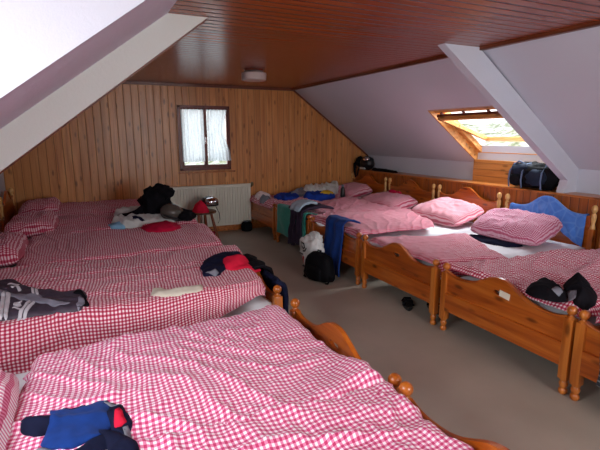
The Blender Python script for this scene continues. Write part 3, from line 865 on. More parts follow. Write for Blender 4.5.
# blue fleece top, nearest bed
thing_garment('fleece_top', 'royal blue fleece top with navy sleeves on the nearest rose duvet', 'fleece top', [
    ('sleeve', [(-.155, 1.704), (-.224, 1.721), (-.265, 1.729), (-.258, 1.650), (-.218, 1.596), (-.191, 1.59), (-.15, 1.61)], M['navy'], .022, dict(seed=5)),
    ('hem_band', [(-.205, 1.530), (-.147, 1.48), (-.079, 1.47), (-.047, 1.50), (.001, 1.50), (.02, 1.435), (-.056, 1.40), (-.146, 1.425), (-.215, 1.45), (-.225, 1.50)], M['navy'], .012, dict(seed=8)),
    ('lining', [(-.216, 1.521), (-.197, 1.532), (-.154, 1.482), (-.131, 1.465), (-.167, 1.450), (-.21, 1.487)], M['greyc'], .004, dict(seed=9)),
    ('body', [(-.177, 1.713), (-.175, 1.749), (-.078, 1.717), (.012, 1.712), (.032, 1.60), (.022, 1.54), (-.009, 1.500), (-.079, 1.475), (-.155, 1.498), (-.196, 1.551), (-.173, 1.625)], M['royal'], .014, dict(seed=3, wr=.9)),
    ('sleeve', [(-.02, 1.530), (.036, 1.521), (.085, 1.44), (.095, 1.33), (.04, 1.30), (-.02, 1.33), (-.002, 1.413)], M['navy'], .022, dict(seed=6)),
    ('collar', [(.012, 1.655), (.045, 1.672), (.066, 1.635), (.084, 1.545), (.060, 1.455), (.018, 1.516)], M['navy'], .016, dict(seed=10)),
    ('collar_lining', [(.028, 1.600), (.049, 1.625), (.066, 1.53), (.032, 1.508)], M['redc'], .006, dict(seed=11)),
    ('grey_trim', [(-.002, 1.690), (.035, 1.695), (.060, 1.658), (.023, 1.655)], M['greyc'], .005, dict(seed=12)),
    ('grey_trim', [(.048, 1.494), (.071, 1.511), (.070, 1.470), (.051, 1.462)], M['greyc'], .005, dict(seed=13)),
    ('shoulder_seam', [(-.138, 1.733), (-.068, 1.722), (-.060, 1.698), (-.112, 1.708)], M['navy'], .005, dict(seed=14)),
])
# cycling jersey on the second visible bed
PR = dict(seed=2, rough=0, res=.008, wr=.1, edge=.004)
thing_garment('cycling_jersey', 'charcoal cycling jersey with grey flash and white stripes on red gingham', 'jersey', [
    ('body', [(-.60, 3.391), (-.550, 3.44), (-.465, 3.44), (-.417, 3.34), (-.339, 3.193), (-.241, 3.076), (-.138, 2.99), (-.111, 2.99), (-.069, 3.027), (-.038, 2.89), (-.042, 2.758), (-.067, 2.68), (-.091, 2.67), (-.264, 2.67), (-.408, 2.694), (-.451, 2.679), (-.60, 2.70), (-.70, 3.0)], M['jersey'], .022, dict(seed=21, wr=.8, res=.016)),
    ('side_panel', [(-.64, 3.20), (-.513, 3.16), (-.412, 3.048), (-.305, 2.996), (-.226, 2.825), (-.123, 2.738), (-.197, 2.716), (-.266, 2.796), (-.375, 2.921), (-.455, 3.02), (-.62, 3.10)], M['jgrey'], .002, dict(seed=22, wr=.1, edge=.004)),
    ('white_stripe', [(-.466, 3.06), (-.442, 3.046), (-.418, 2.70), (-.436, 2.70)], M['jwhite'], .002, dict(PR)),
    ('white_stripe', [(-.492, 3.082), (-.472, 3.075), (-.440, 2.70), (-.458, 2.70)], M['jwhite'], .002, dict(PR)),
    ('white_stripe', [(-.317, 2.848), (-.301, 2.834), (-.333, 2.67), (-.349, 2.67)], M['jwhite'], .002, dict(PR)),
    ('white_stripe', [(-.342, 2.873), (-.324, 2.861), (-.356, 2.67), (-.374, 2.67)], M['jwhite'], .002, dict(PR)),
    ('white_stripe', [(-.347, 3.16), (-.331, 3.135), (-.316, 3.002), (-.331, 3.013)], M['jwhite'], .002, dict(PR)),
    ('white_stripe', [(-.324, 3.122), (-.308, 3.099), (-.293, 2.982), (-.308, 2.990)], M['jwhite'], .002, dict(PR)),
    ('printed_letter', [(-.408, 2.80), (-.397, 2.80), (-.372, 2.755), (-.362, 2.762), (-.385, 2.81), (-.365, 2.83), (-.372, 2.84), (-.398, 2.825)], M['jwhite'], .002, dict(PR)),
    ('printed_letter', [(-.409, 2.893), (-.373, 2.905), (-.370, 2.885), (-.392, 2.878), (-.372, 2.865), (-.372, 2.848), (-.408, 2.85)], M['jwhite'], .002, dict(PR)),
    ('printed_letter', [(-.452, 3.219), (-.433, 3.245), (-.394, 3.121), (-.410, 3.112), (-.432, 3.191), (-.442, 3.161), (-.455, 3.17)], M['jwhite'], .002, dict(PR)),
    ('printed_letter', [(-.49, 3.30), (-.47, 3.32), (-.42, 3.28), (-.425, 3.265), (-.47, 3.30)], M['jwhite'], .002, dict(PR)),
    ('collar', [(-.107, 2.905), (-.067, 2.957), (-.030, 2.807), (-.032, 2.690), (-.050, 2.70), (-.085, 2.69), (-.074, 2.71), (-.051, 2.729), (-.054, 2.826), (-.072, 2.887)], M['black'], .010, dict(seed=23)),
    ('collar_lining', [(-.074, 2.865), (-.055, 2.784), (-.058, 2.70), (-.085, 2.66), (-.090, 2.716)], M['jgrey'], .003, dict(seed=24, wr=.2)),
])
# cream cloth
o = garment('folded_cloth', [(.33, 2.85), (.36, 2.865), (.435, 2.80), (.51, 2.785), (.625, 2.80), (.615, 2.69), (.57, 2.665), (.48, 2.67), (.385, 2.68), (.315, 2.74)], M['sand'], .014, 31, wr=1.0, base=lambda x, y: max(.585, surf(x, y)))
tag(o, 'small cream cloth lying flat on the red gingham duvet', 'cloth')
# red and navy jacket on the foot end
jr = thing_garment('jacket', 'navy jacket with a red panel on the foot end of the duvet', 'jacket', [
    ('body', [(.717, 3.172), (.780, 3.333), (.928, 3.437), (1.10, 3.430), (1.10, 3.309), (1.09, 3.174), (1.007, 3.08), (.871, 3.057), (.787, 2.956), (.697, 2.984)], M['navy'], .030, dict(seed=41, wr=.9, base=lambda x, y: max(.555, surf(x, y)))),
    ('red_panel', [(.889, 3.182), (.98, 3.24), (1.10, 3.252), (1.15, 3.20), (1.13, 3.03), (1.06, 3.0), (.875, 3.051)], M['redc'], .018, dict(seed=42, base=lambda x, y: max(.575, surf(x, y)))),
    ('grey_trim', [(.71, 3.0), (.76, 2.95), (.80, 2.975), (.78, 3.01), (.74, 3.0)], M['greyc'], .006, dict(seed=43)),
])
def sheet(name, fn, nu, nv, mat, parent=None, th=.006, uv=True):
    V = []; F = []; UV = []
    for j in range(nv+1):
        for i in range(nu+1):
            V.append(tuple(fn(i/nu, j/nv))); UV.append((i/nu, j/nv))
    for j in range(nv):
        for i in range(nu):
            k = j*(nu+1)+i; F.append((k, k+1, k+nu+2, k+nu+1))
    o = mk(name, V, F, mat, parent, smooth=True, uvs=UV)
    md = o.modifiers.new('thick', 'SOLIDIFY'); md.thickness = th; md.offset = 0
    return o
def drape(path, y0, y1, wig=.015, fr=20, seed=0, narrow=0, yshift=0):
    """path: list of (x,z) points along the hang; y across"""
    L_ = [0]
    for a, b in zip(path, path[1:]): L_.append(L_[-1]+math.dist(a, b))
    def f(s, t):
        d = t*L_[-1]; k = 0
        while k < len(L_)-2 and L_[k+1] < d: k += 1
        q = (d-L_[k])/max(1e-6, L_[k+1]-L_[k]); x = path[k][0]+(path[k+1][0]-path[k][0])*q; z = path[k][1]+(path[k+1][1]-path[k][1])*q
        c = (y0+y1)/2; y = c+(y0+(y1-y0)*s-c)*(1-narrow*t)+yshift*t
        return (x+wig*math.sin(s*fr+seed+1.5*math.sin(t*5+seed))*min(1, t*2.5)+.01*nz(s*5, t*5, seed), y+.012*nz(t*4, s*3, seed+3), z+.012*nz(s*6, t*2, seed+8)*(1 if t > .9 or t < .1 else .3))
    return f
# trousers: over the left row foot end down to the floor
tr = empty('trousers', (1.25, 3.35, 0), 0, 'navy trousers slipping off the foot end of the bed to the floor', 'trousers')
def local(o, r): o.location = tuple(-c for c in r.location); return o
o = sheet('waist', drape([(1.06, .60), (1.13, .615), (1.19, .58), (1.21, .46), (1.23, .30)], 3.02, 3.36, .02, 12, 1), 26, 30, M['black'], tr, .025); local(o, tr)
o = sheet('leg', drape([(1.16, .56), (1.21, .52), (1.24, .34), (1.27, .14), (1.33, .04), (1.46, .03)], 2.80, 3.06, .02, 10, 4), 20, 36, M['navy'], tr, .035); local(o, tr)
o = sheet('leg', drape([(1.18, .54), (1.23, .36), (1.26, .14), (1.34, .04), (1.50, .03)], 3.04, 3.34, .02, 10, 6), 20, 36, M['navy'], tr, .035); local(o, tr)

# crimson bundle and the heap behind
o = garment('rolled_fleece', [(.50, 4.86), (.60, 4.98), (.75, 5.02), (.88, 4.95), (.90, 4.80), (.82, 4.66), (.66, 4.60), (.54, 4.68)], M['crimson'], .06, 51, wr=.25, edge=.05)
tag(o, 'crimson folded fleece on the dark red duvet before the black heap', 'fleece')
o = garment('pale_shirt', [(.24, 5.28), (.32, 5.42), (.50, 5.45), (.72, 5.42), (.95, 5.42), (1.0, 5.24), (.85, 5.08), (.66, 5.14), (.48, 5.02), (.32, 5.06)], M['palec'], .05, 52, wr=1.0)
tag(o, 'crumpled pale grey shirt spread in front of the black heap', 'shirt')
o = garment('light_blue_cloth', [(.20, 5.14), (.30, 5.20), (.42, 5.12), (.36, 5.02), (.24, 5.02)], M['lightblue'], .03, 53)
tag(o, 'pale blue cloth at the left end of the crumpled shirt', 'cloth')
o = garment('dark_sock', [(.42, 5.22), (.52, 5.26), (.58, 5.18), (.55, 5.08), (.46, 5.10)], M['navy'], .03, 54, lift=.035)
tag(o, 'small navy sock on the crumpled pale shirt', 'sock')
o = garment('white_towel', [(.30, 5.80), (.44, 6.0), (.62, 6.02), (.66, 5.82), (.55, 5.66), (.36, 5.66)], M['palec'], .07, 55, wr=.4)
tag(o, 'folded white towel behind the black heap on the left', 'towel')

def blob(c, r, rot=None, seed=0, amp=.08, fr=3, n=36, p=2.0, zcut=None, taper=0):
    V = []; F = []; nv = n//2
    R = rot if rot is not None else Matrix.Identity(3)
    sg = lambda a, e: math.copysign(abs(a)**e, a)
    for j in range(nv+1):
        ph = -PI/2+PI*j/nv
        for i in range(n):
            th = 2*PI*i/n; e = 2/p
            d = Vector((sg(math.cos(ph), e)*sg(math.cos(th), e), sg(math.cos(ph), e)*sg(math.sin(th), e), sg(math.sin(ph), e)))
            k = 1+amp*nz(d.x*fr+seed, d.y*fr, d.z*fr)+amp*.5*nz(d.x*fr*2.4+seed, d.y*fr*2.4, d.z*fr*2.4)
            v = Vector((d.x*r[0]*k*(1-taper*d.z), d.y*r[1]*k*(1-taper*d.z), d.z*r[2]*k))
            if zcut is not None: v.z = max(v.z, zcut)
            V.append(tuple(R @ v+Vector(c)))
    for j in range(nv):
        for i in range(n):
            a = j*n+i; b = j*n+(i+1) % n; F.append((a, b, b+n, a+n))
    return V, F
def blob_obj(name, c, r, mat, parent=None, **kw):
    V, F = blob(c, r, **kw); return mk(name, V, F, mat, parent, smooth=True)
R3 = lambda a, ax: Matrix.Rotation(a, 3, ax)

# black heap on the left bed: a black jacket thrown over a rucksack
hz0 = surf(.75, 5.5)
hp = empty('black_jacket', (.75, 5.5, hz0), 0, 'black jacket thrown in a tall heap on the far left bed', 'jacket')
blob_obj('body', (.0, .02, .15), (.17, .20, .20), M['black'], hp, seed=4, amp=.35, fr=2.2, p=2.4)
blob_obj('hood', (.07, .0, .29), (.14, .14, .10), M['black'], hp, seed=9, amp=.3, fr=2.5)
mA = MB().tube([(-.1, 0, .12), (-.22, -.06, .07), (-.32, -.04, .045), (-.40, .0, .05)], [.07, .055, .045, .03], 12).build('sleeve', M['black'], hp, True)
mB = MB().tube([(.12, .02, .14), (.22, -.04, .07), (.32, -.08, .045), (.40, -.10, .03)], [.07, .06, .05, .04], 12).build('sleeve', M['black'], hp, True)
hz1 = surf(.88, 5.22)
hl = empty('ski_helmet', (.88, 5.20, hz1), 0, 'dark olive-grey domed helmet leaning on the black heap', 'helmet')
blob_obj('shell', (0, 0, .09), (.135, .11, .105), M['olive'], hl, seed=1, amp=.03, rot=R3(.4, 'Y'))
blob_obj('brim', (.02, -.02, .035), (.15, .13, .025), M['rubber'], hl, seed=2, amp=.05, rot=R3(.35, 'Y'))
o = blob_obj('dark_pouch', (1.02, 5.12, surf(1.0, 5.12)+.05), (.10, .09, .06), M['black'], seed=6, amp=.25)
tag(o, 'small black pouch at the foot end right of the olive helmet', 'pouch')

# ---- stool with a helmet and red cap
st = empty('stool', (1.56, 6.66, 0), .25, 'dark wooden four-legged stool before the white radiator', 'stool')
MB().lathe([(0, .42), (.195, .42), (.215, .43), (.215, .447), (.205, .455), (0, .455)], n=32).build('seat', M['stoolwood'], st, True)
for sx in (-1, 1):
    for sy in (-1, 1):
        MB().tube([(sx*.10, sy*.10, .425), (sx*.135, sy*.135, .2), (sx*.175, sy*.175, 0)], [.019, .024, .017], 10).build('leg', M['stoolleg'], st, True)
MB().tube([(-.12, -.12, .19), (.12, .12, .19)], .01).tube([(.12, -.12, .17), (-.12, .12, .17)], .01).build('stretcher', M['stoolleg'], st, True)
hm = empty('helmet', (1.66, 6.60, .457), 0, 'silver and black helmet with a hanging strap on the dark stool', 'helmet')
V, F = blob((0, 0, .10), (.14, .13, .115), seed=3, amp=.03, zcut=-.02)
mk('shell', V, F, M['rubber'], hm, smooth=True)
blob_obj('silver_visor', (.02, -.055, .14), (.11, .09, .07), M['chrome'], hm, seed=3, amp=.03)
MB().tube([(.09, -.04, .06), (.125, -.09, -.03), (.13, -.1, -.13), (.10, -.1, -.18)], .009, 6, .5).build('chin_strap', M['rubber'], hm, True)
o = garment('woolly_hat', [(1.40, 6.58), (1.46, 6.72), (1.58, 6.74), (1.64, 6.60), (1.62, 6.46), (1.54, 6.42), (1.45, 6.46)], M['redc'], .16, 57, wr=.35, edge=.05, base=lambda x, y: .457)
tag(o, 'soft red woolly hat on the left of the stool seat', 'hat')
rf = empty('red_boot', (1.66, 6.40, 0), .5, 'dull red boot on the floor at the feet of the stool', 'boot')
blob_obj('foot', (0, -.04, .045), (.045, .10, .045), M['crimson'], rf, seed=2, amp=.08, zcut=-.03)
MB().tube([(0, .03, .06), (0, .035, .12), (0, .04, .17)], [.045, .045, .05], 12).build('shaft', M['crimson'], rf, True)

# small dark round bag on the floor by the radiator
cn = empty('round_bag', (2.39, 7.05, 0), 0, 'small round black bag on the floor below the radiator corner', 'bag')
MB().lathe([(0, 0), (.075, 0), (.09, .02), (.095, .08), (.085, .13), (.06, .15), (0, .152)], n=28).build('body', M['packblack'], cn, True)
MB().lathe([(.03, .152), (.05, .158), (.052, .165), (0, .17)], n=20).build('grey_lid', M['greyc'], cn, True)
MB().tube([(-.07, -.05, .12), (-.05, -.08, .18), (.04, -.08, .18), (.07, -.05, .12)], .007, 6).build('handle', M['packblack'], cn, True)

# ------------------------------------------------------------------ things on the right row
# bed by the wall: clothes
RC = 'clothes spread over the far right beds'
o = garment('grey_mitten', [(2.46, 6.62), (2.52, 6.72), (2.60, 6.70), (2.62, 6.56), (2.56, 6.46), (2.48, 6.50)], M['greyc'], .05, 61, base=lambda x, y: max(.52, surf(x, y)))
tag(o, 'grey woolly glove hanging at the foot corner beside the radiator', 'glove')
o = garment('pink_cloth', [(2.5, 6.78), (2.56, 7.1), (2.70, 7.14), (2.76, 6.9), (2.66, 6.74)], M['ging_red'], .06, 62, wr=.5, base=lambda x, y: max(.54, surf(x, y)))
tag(o, 'pink cloth bunched at the foot corner against the back wall', 'cloth')
o = garment('blue_shirt', [(2.72, 6.55), (2.8, 6.85), (3.0, 6.95), (3.2, 6.82), (3.12, 6.55), (2.95, 6.40), (2.8, 6.38)], M['royal2'], .05, 63)
tag(o, 'blue shirt near the foot of the bed by the back wall', 'shirt')
o = garment('grey_shirt', [(3.05, 6.75), (3.2, 7.0), (3.5, 7.1), (3.7, 6.95), (3.55, 6.7), (3.3, 6.6)], M['greyc'], .06, 64, wr=.9)
tag(o, 'grey shirt mid-bed against the boarded back wall', 'shirt')
o = garment('navy_fleece', [(3.12, 6.35), (3.25, 6.62), (3.55, 6.68), (3.75, 6.5), (3.6, 6.25), (3.35, 6.15)], M['royal2'], .07, 65)
tag(o, 'dark blue fleece in front of the grey shirt on the wall-side bed', 'fleece')
o = garment('white_shirt', [(3.3, 6.8), (3.5, 7.1), (3.95, 7.14), (4.05, 6.9), (3.85, 6.62), (3.5, 6.62)], M['palec'], .11, 66, wr=.6)
tag(o, 'white crumpled shirt before the wall-side pillow', 'shirt')
o = garment('yellow_cloth', [(3.40, 6.36), (3.5, 6.5), (3.62, 6.48), (3.64, 6.34), (3.52, 6.26)], M['yellow'], .04, 67, lift=.07)
tag(o, 'small yellow cloth on top of the dark blue fleece', 'cloth')
bt = empty('drink_bottle', (3.78, 6.30, surf(3.78, 6.30)), 0, 'dark drink bottle standing among the clothes on the wall-side bed', 'bottle')
MB().lathe([(0, 0), (.035, 0), (.037, .01), (.037, .13), (.022, .16), (.018, .17)], n=20).build('body', M['rubber'], bt, True)
MB().lathe([(.018, .165), (.021, .168), (.021, .2), (0, .203)], n=20).build('cap', M['greyc'], bt, True)
# teal towel, dark trousers, light shirt over the second footboard
def over(zt, zb, xin=2.70, zin=.55): return [(xin, zin), (2.60, zt), (2.54, zt+.012), (2.495, zt), (2.488, zb)]
o = sheet('teal_towel', drape(over(.575, .18), 5.07, 5.98, .006, 14, 2), 40, 30, M['teal'], None, .008)
tag(o, 'teal towel hanging over the second footboard of the right row', 'towel')
tq = empty('dark_trousers', (2.47, 5.36, .2), 0, 'dark purple trousers hanging over the teal towel', 'trousers')
for (a, b, sd, zb) in ((5.46, 5.28, 3, .12), (5.28, 5.10, 7, .16)):
    o = sheet('leg', drape([(2.56, .625), (2.48, .60), (2.462, .45), (2.452, zb)], a, b, .012, 9, sd, .1, .02), 16, 28, M['aubergine'], tq, .022); local(o, tq)
o = sheet('waist', drape([(2.92, .62), (2.75, .65), (2.56, .635), (2.48, .60)], 5.52, 5.08, .012, 12, 5), 20, 18, M['aubergine'], tq, .025); local(o, tq)
o = sheet('light_shirt', drape([(2.72, .69), (2.62, .70), (2.54, .69), (2.46, .65), (2.44, .60)], 5.16, 5.42, .012, 13, 8), 24, 22, M['shirtpale'], None, .03)
tag(o, 'pale blue shirt folded over the top of the dark purple trousers', 'shirt')
o = garment('orange_pouch', [(2.72, 4.98), (2.78, 5.06), (2.9, 5.04), (2.9, 4.96), (2.8, 4.93)], M['yellow'], .03, 69, lift=.0)
tag(o, 'small ochre pouch beside the dark trousers on the duvet corner', 'pouch')
# royal blue towel/fleece over the third footboard
o = sheet('blue_towel', drape([(2.72, .60), (2.62, .64), (2.53, .64), (2.485, .60), (2.47, .35), (2.455, .10), (2.45, .03)], 4.52, 4.14, .010, 13, 3, -.02, -.02), 34, 44, M['royal'], None, .016)
tag(o, 'royal blue fleece hanging over the third footboard behind the backpack', 'fleece')
# black backpack on the floor
bp = empty('backpack', (2.24, 4.20, 0), .25, 'black backpack standing on the floor against the footboard', 'backpack')
V, F = blob((0, 0, .155), (.085, .20, .16), seed=5, amp=.08, fr=2, p=3., taper=.18, zcut=-.15)
mk('body', V, F, M['packblack'], bp, smooth=True)
blob_obj('front_pocket', (-.075, 0, .10), (.04, .12, .085), M['packblack'], bp, seed=7, amp=.06, p=3.)
MB().tube([(0, -.03, .30), (0, -.025, .335), (0, .025, .335), (0, .03, .30)], .008, 6).build('top_handle', M['packblack'], bp, True)
for s in (-1, 1):
    MB().tube([(.0, s*.1, .26), (-.03, s*.175, .18), (-.04, s*.20, .06), (-.05, s*.19, .015), (-.06, s*.16, .012)], [.014, .018, .018, .016, .01], 8, .5).build('shoulder_strap', M['packblack'], bp, True)
# white plastic bag with print
pb = empty('plastic_bag', (2.28, 4.52, -.005), .1, 'white plastic bag with black and red print beside the black backpack', 'plastic bag')
V, F = blob((0, -.05, .24), (.07, .19, .20), seed=15, amp=.3, fr=3, p=2.6, taper=-.15, zcut=-.238)
mk('body', V, F, M['plastic'], pb, smooth=True)
V, F = blob((.03, -.08, .42), (.04, .12, .07), seed=5, amp=.4, fr=3); mk('gathered_top', V, F, M['plastic'], pb, smooth=True)
bagbv = BVHTree.FromPolygons(*blob((0, -.05, .24), (.07, .19, .20), seed=15, amp=.3, fr=3, p=2.6, taper=-.15, zcut=-.238))
def on_bag(name, pts, mat):
    """flat printed mark projected on the side of the bag that faces the aisle"""
    P2 = []
    for y, z in pts:
        h = bagbv.ray_cast(Vector((-1, y, z)), Vector((1, 0, 0))); x = h[0].x-.004 if h[0] is not None else -.05
        P2.append((x, y, z))
    return mk(name, P2, [tuple(range(len(P2)))], mat, pb)
def quadstrip(name, path, w, mat):
    b = []
    V = []; F = []
    for i, (y, z) in enumerate(path):
        a = Vector(path[max(i-1, 0)]); c = Vector(path[min(i+1, len(path)-1)]); t = (c-a).normalized(); n = Vector((-t.y, t.x))*w/2
        for s in (1, -1):
            q = Vector((y, z))+n*s
            h = bagbv.ray_cast(Vector((-1, q.x, q.y)), Vector((1, 0, 0))); x = h[0].x-.004 if h[0] is not None else -.05
            V.append((x, q.x, q.y))
        if i: k = 2*i; F.append((k-2, k-1, k+1, k))
    mk(name, V, F, mat, pb)
quadstrip('black_print', [(.06, .27), (.08, .33), (.05, .36), (.0, .35), (-.02, .31), (.02, .29), (.05, .31)], .022, M['rubber'])
quadstrip('black_print', [(.03, .26), (-.02, .27), (-.05, .31)], .02, M['rubber'])
quadstrip('black_print', [(.10, .225), (.06, .222), (.02, .22)], .018, M['rubber'])
quadstrip('red_print', [(.09, .20), (.075, .15), (.06, .11)], .03, M['redprint'])
quadstrip('red_print', [(.02, .20), (.035, .15), (.05, .11)], .03, M['redprint'])
quadstrip('black_print', [(.09, .07), (.06, .06), (.04, .065)], .02, M['rubber'])
# sandals under the fourth bed
for k, (x, y, rz, lb) in enumerate([(2.62, 3.17, 1.0, 'black sandal just under the footboard, left one of the pair'), (2.78, 2.99, 1.2, 'black sandal further under the bed, right one of the pair')]):
    s = empty('sandal', (x, y, 0), rz, lb, 'sandal', 'black sandals under the bed')
    V = []; n = 24
    pts = [(math.cos(2*PI*i/n)*.135, math.sin(2*PI*i/n)*(.045+.01*math.cos(2*PI*i/n))) for i in range(n)]
    MB().prism(pts, 'Z', 0, .028).build('sole', M['rubber'], s)
    for xx, h in ((.05, .06), (-.06, .075)):
        MB().tube([(xx, -.045, .025), (xx, -.03, h), (xx, .03, h), (xx, .045, .025)], .013, 8, .6).build('strap', M['black'], s, True)
# paper tag on the fifth footboard
MBt = MB().box((0, 0, 0), (.003, .085, .045), Matrix.Rotation(.12, 3, 'X'), .001).build('paper_tag', M['paper'], None, loc=(2.5265, 2.055, .482))
tag(MBt, 'small cream paper tag stuck on the arched footboard', 'tag')
# two black garments on the fifth duvet
thing_garment('black_garment', 'crumpled black garment with a grey label, nearer the footboard', 'garment', [
    ('body', [(2.51, 1.89), (2.64, 1.96), (2.77, 1.98), (2.79, 1.88), (2.70, 1.73), (2.60, 1.66), (2.53, 1.67), (2.49, 1.73), (2.47, 1.80)], M['black'], .05, dict(seed=71, edge=.03, wr=.9, base=lambda x, y: max(.56, surf(x, y)))),
    ('grey_label', [(2.55, 1.74), (2.61, 1.76), (2.62, 1.71), (2.555, 1.69)], M['greyc'], .003, dict(seed=72, rough=0, wr=.1)),
])
thing_garment('black_garment', 'taller crumpled black garment, right one of the two by the posts', 'garment', [
    ('body', [(2.78, 1.80), (2.90, 1.90), (3.02, 1.90), (3.02, 1.82), (2.97, 1.757), (2.89, 1.664), (2.76, 1.59), (2.64, 1.57), (2.60, 1.62), (2.66, 1.70), (2.68, 1.77)], M['black'], .085, dict(seed=75, edge=.05, wr=1.)),
    ('grey_label', [(2.615, 1.69), (2.68, 1.726), (2.688, 1.675), (2.62, 1.63)], M['greyc'], .006, dict(seed=76, rough=0, wr=.1)),
])
# striped dark towel over the sixth footboard
o = sheet('striped_towel', drape([(2.70, .58), (2.60, .61), (2.53, .61), (2.49, .58), (2.475, .4), (2.47, .2)], 1.36, .75, .006, 9, 3), 34, 30, M['stripe'], None, .012)
tag(o, 'dark grey striped towel over the footboard at the right edge', 'towel')
# navy cloth under the fourth pillow
o = garment('navy_tshirt', [(3.66, 3.50), (3.74, 3.58), (3.90, 3.5), (3.95, 3.2), (3.9, 3.0), (3.72, 3.05), (3.66, 3.25)], M['navy'], .03, 78, base=lambda x, y: MT)
tag(o, 'navy cloth tucked under the plump pillow on the white sheet', 'cloth')
# red pouch on the second pillow
o = garment('red_pouch', [(4.22, 5.62), (4.26, 5.74), (4.36, 5.72), (4.38, 5.52), (4.28, 5.46)], M['crimson'], .04, 79)
tag(o, 'small red pouch lying on a gingham pillow', 'pouch')
# blue towel over the headboard of the fourth bed
yc = right_y[3]; hwR = WR/2
def towel_head(s, t):
    y = 3.70-(3.70-2.80)*s
    top = arch((y-yc)/hwR, .745, .885)+.012
    L1, L2 = .12, .16+.14*s+.04*math.sin(s*7)
    d = -L1+(L1+L2+.03)*t
    if d < 0: x = 4.54+.022; z = top+d
    elif d < .03: a = d/.03; x = 4.562-.045*a; z = top+.006*math.sin(PI*a)
    else: x = 4.515-.02*(d-.03)/L2; z = top-(d-.03)
    fold = .010*math.sin(s*26+2*math.sin(t*3))*max(0, (d)/L2 if d > 0 else 0)
    return (x-abs(fold)*1.2+.004*nz(s*6, t*6), y+.02*s*max(0, d)*-1+.01*nz(s*3, t*4, 7), z)
o = sheet('blue_towel', towel_head, 70, 36, M['towelblue'], None, .007)
tag(o, 'light blue patterned towel draped over the arched headboard', 'towel')
# backpack on the ledge by the roof window
lb = empty('rucksack', (4.72, 3.57, LEDGE), 0, 'large black and blue-grey rucksack lying on the ledge below the skylight', 'rucksack')
V, F = blob((-.01, 0, .15), (.115, .30, .145), seed=8, amp=.24, fr=2.5, p=2.8, zcut=-.146)
mk('body', V, F, M['packblack'], lb, smooth=True)
blob_obj('lid_pocket', (-.045, .12, .215), (.09, .15, .075), M['packblue'], lb, seed=3, amp=.15, p=2.6)
blob_obj('side_pocket', (-.10, -.09, .14), (.045, .13, .09), M['packblue'], lb, seed=13, amp=.15, p=2.6)
blob_obj('side_pocket', (-.10, .17, .10), (.035, .09, .07), M['packblack'], lb, seed=14, amp=.15, p=2.6)
for yy, c in ((.05, 'strap'), (.22, 'strap'), (-.2, 'strap')):
    MB().tube([(.02, yy, .30), (-.08, yy+.01, .285), (-.142, yy+.015, .2), (-.148, yy+.02, .1), (-.13, yy+.02, .01)], .011, 6, .4).build('compression_strap', M[c], lb, True)
MB().tube([(-.06, .10, .285), (-.09, .16, .315), (-.08, .24, .26)], .01, 6).build('carry_handle', M['strap'], lb, True)
# black helmet bag at the far end of the ledge
fb_ = empty('helmet', (4.66, 6.98, LEDGE), 0, 'black helmet with dangling straps at the far end of the ledge', 'helmet')
V, F = blob((.0, -.05, .12), (.12, .15, .125), seed=21, amp=.08, fr=2.5, zcut=-.12); mk('shell', V, F, M['rubber'], fb_, smooth=True)
blob_obj('glossy_vent', (-.05, -.10, .19), (.06, .07, .045), M['chrome'], fb_, seed=2, amp=.05)
MB().tube([(-.08, .1, .18), (-.12, .17, .10), (-.13, .16, -.03), (-.13, .12, -.14)], [.035, .03, .02, .012], 8).tube([(-.1, .05, .05), (-.13, .05, -.05), (-.13, .08, -.12)], .012, 6).build('strap', M['black'], fb_, True)
blob_obj('bag', (-.03, .12, .13), (.09, .10, .10), M['packblack'], fb_, seed=30, amp=.3, fr=3)
MB().box((-.085, -.03, .03), (.03, .16, .035), None, .006).build('white_label', M['palec'], fb_)
o = garment('dark_gloves', [(4.62, 6.62), (4.64, 6.78), (4.74, 6.80), (4.78, 6.6), (4.76, 6.3), (4.70, 6.08), (4.63, 6.1), (4.64, 6.4)], M['black'], .035, 81, base=lambda x, y: LEDGE, wr=.8)
tag(o, 'pair of dark gloves lying flat on the ledge beside the black helmet', 'gloves')

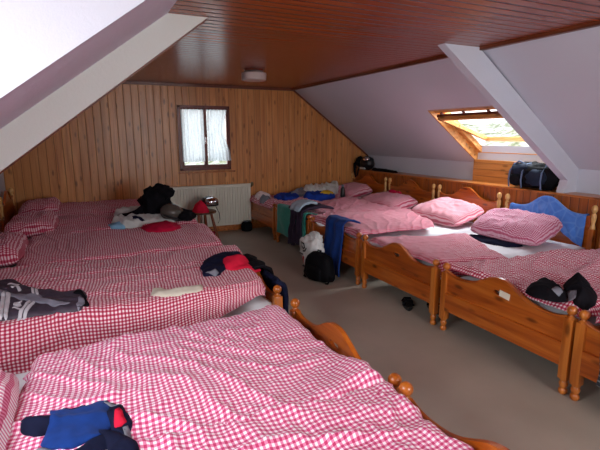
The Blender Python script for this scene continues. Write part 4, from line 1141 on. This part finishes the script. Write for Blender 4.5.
# ------------------------------------------------------------------ camera
cam = bpy.data.cameras.new('camera'); co = bpy.data.objects.new('camera', cam); COL.objects.link(co)
yaw, pitch, roll, f, h = .446, .195, -.002, 454.1, 1.554
Fv = Vector((math.sin(yaw)*math.cos(pitch), math.cos(yaw)*math.cos(pitch), -math.sin(pitch)))
r = Vector((math.cos(yaw), -math.sin(yaw), 0)); u = r.cross(Fv)
c_, s_ = math.cos(roll), math.sin(roll); r, u = c_*r+s_*u, -s_*r+c_*u
co.matrix_world = Matrix.Translation((0, 0, h)) @ Matrix((r, u, -Fv)).transposed().to_4x4()
cam.sensor_width = 36; cam.lens = f*36/600; cam.clip_start = .05; cam.clip_end = 200
scn.camera = co

# ------------------------------------------------------------------ light
w = bpy.data.worlds.new('world'); scn.world = w; w.use_nodes = True
nt = w.node_tree; bg = nt.nodes['Background']
tc = nt.nodes.new('ShaderNodeTexCoord'); sp = nt.nodes.new('ShaderNodeSeparateXYZ'); rp = nt.nodes.new('ShaderNodeValToRGB')
nt.links.new(tc.outputs['Generated'], sp.inputs[0]); nt.links.new(sp.outputs[2], rp.inputs[0]); nt.links.new(rp.outputs[0], bg.inputs[0])
rp.color_ramp.elements[0].position = 0; rp.color_ramp.elements[0].color = (1, .98, .96, 1)
rp.color_ramp.elements[1].position = .7; rp.color_ramp.elements[1].color = (.72, .85, 1, 1)
bg.inputs[1].default_value = 2.6
def area(name, loc, d, sx, sy, e, col):
    l = bpy.data.lights.new(name, 'AREA'); l.shape = 'RECTANGLE'; l.size = sx; l.size_y = sy; l.energy = e; l.color = col
    o = bpy.data.objects.new(name, l); COL.objects.link(o); o.location = loc
    o.rotation_euler = Vector(d).to_track_quat('-Z', 'Y').to_euler(); return o
area('dormer_daylight', (KL+.02, 1.05, 1.66), (1, .05, -.25), 1.0, .9, 31, (.90, .95, 1))
area('front_fill_light', (2.0, YF+.02, 1.55), (0, 1, -.08), 1.5, 1.1, 75, (.93, .96, 1))  # added fill lamp behind the camera, brightens surfaces facing it
c = O+ux*(L/2)+un*.22; 
c = O+ux*(L/2)+un*.95+Vector((.1, 0, .15))
area('roof_window_daylight', (c.x, (SY0+SY1)/2, c.z), (-un.x-.1, 0, -un.z), 1.0, 1.3, 92, (.97, .98, 1))
area('back_window_daylight', (1.8, YB+.10, 1.52), (0, -1, -.1), .7, .85, 2.5, (.97, .98, 1))
scn.view_settings.view_transform = 'Standard'
scn.view_settings.look = 'None'
scn.view_settings.exposure = 0.3
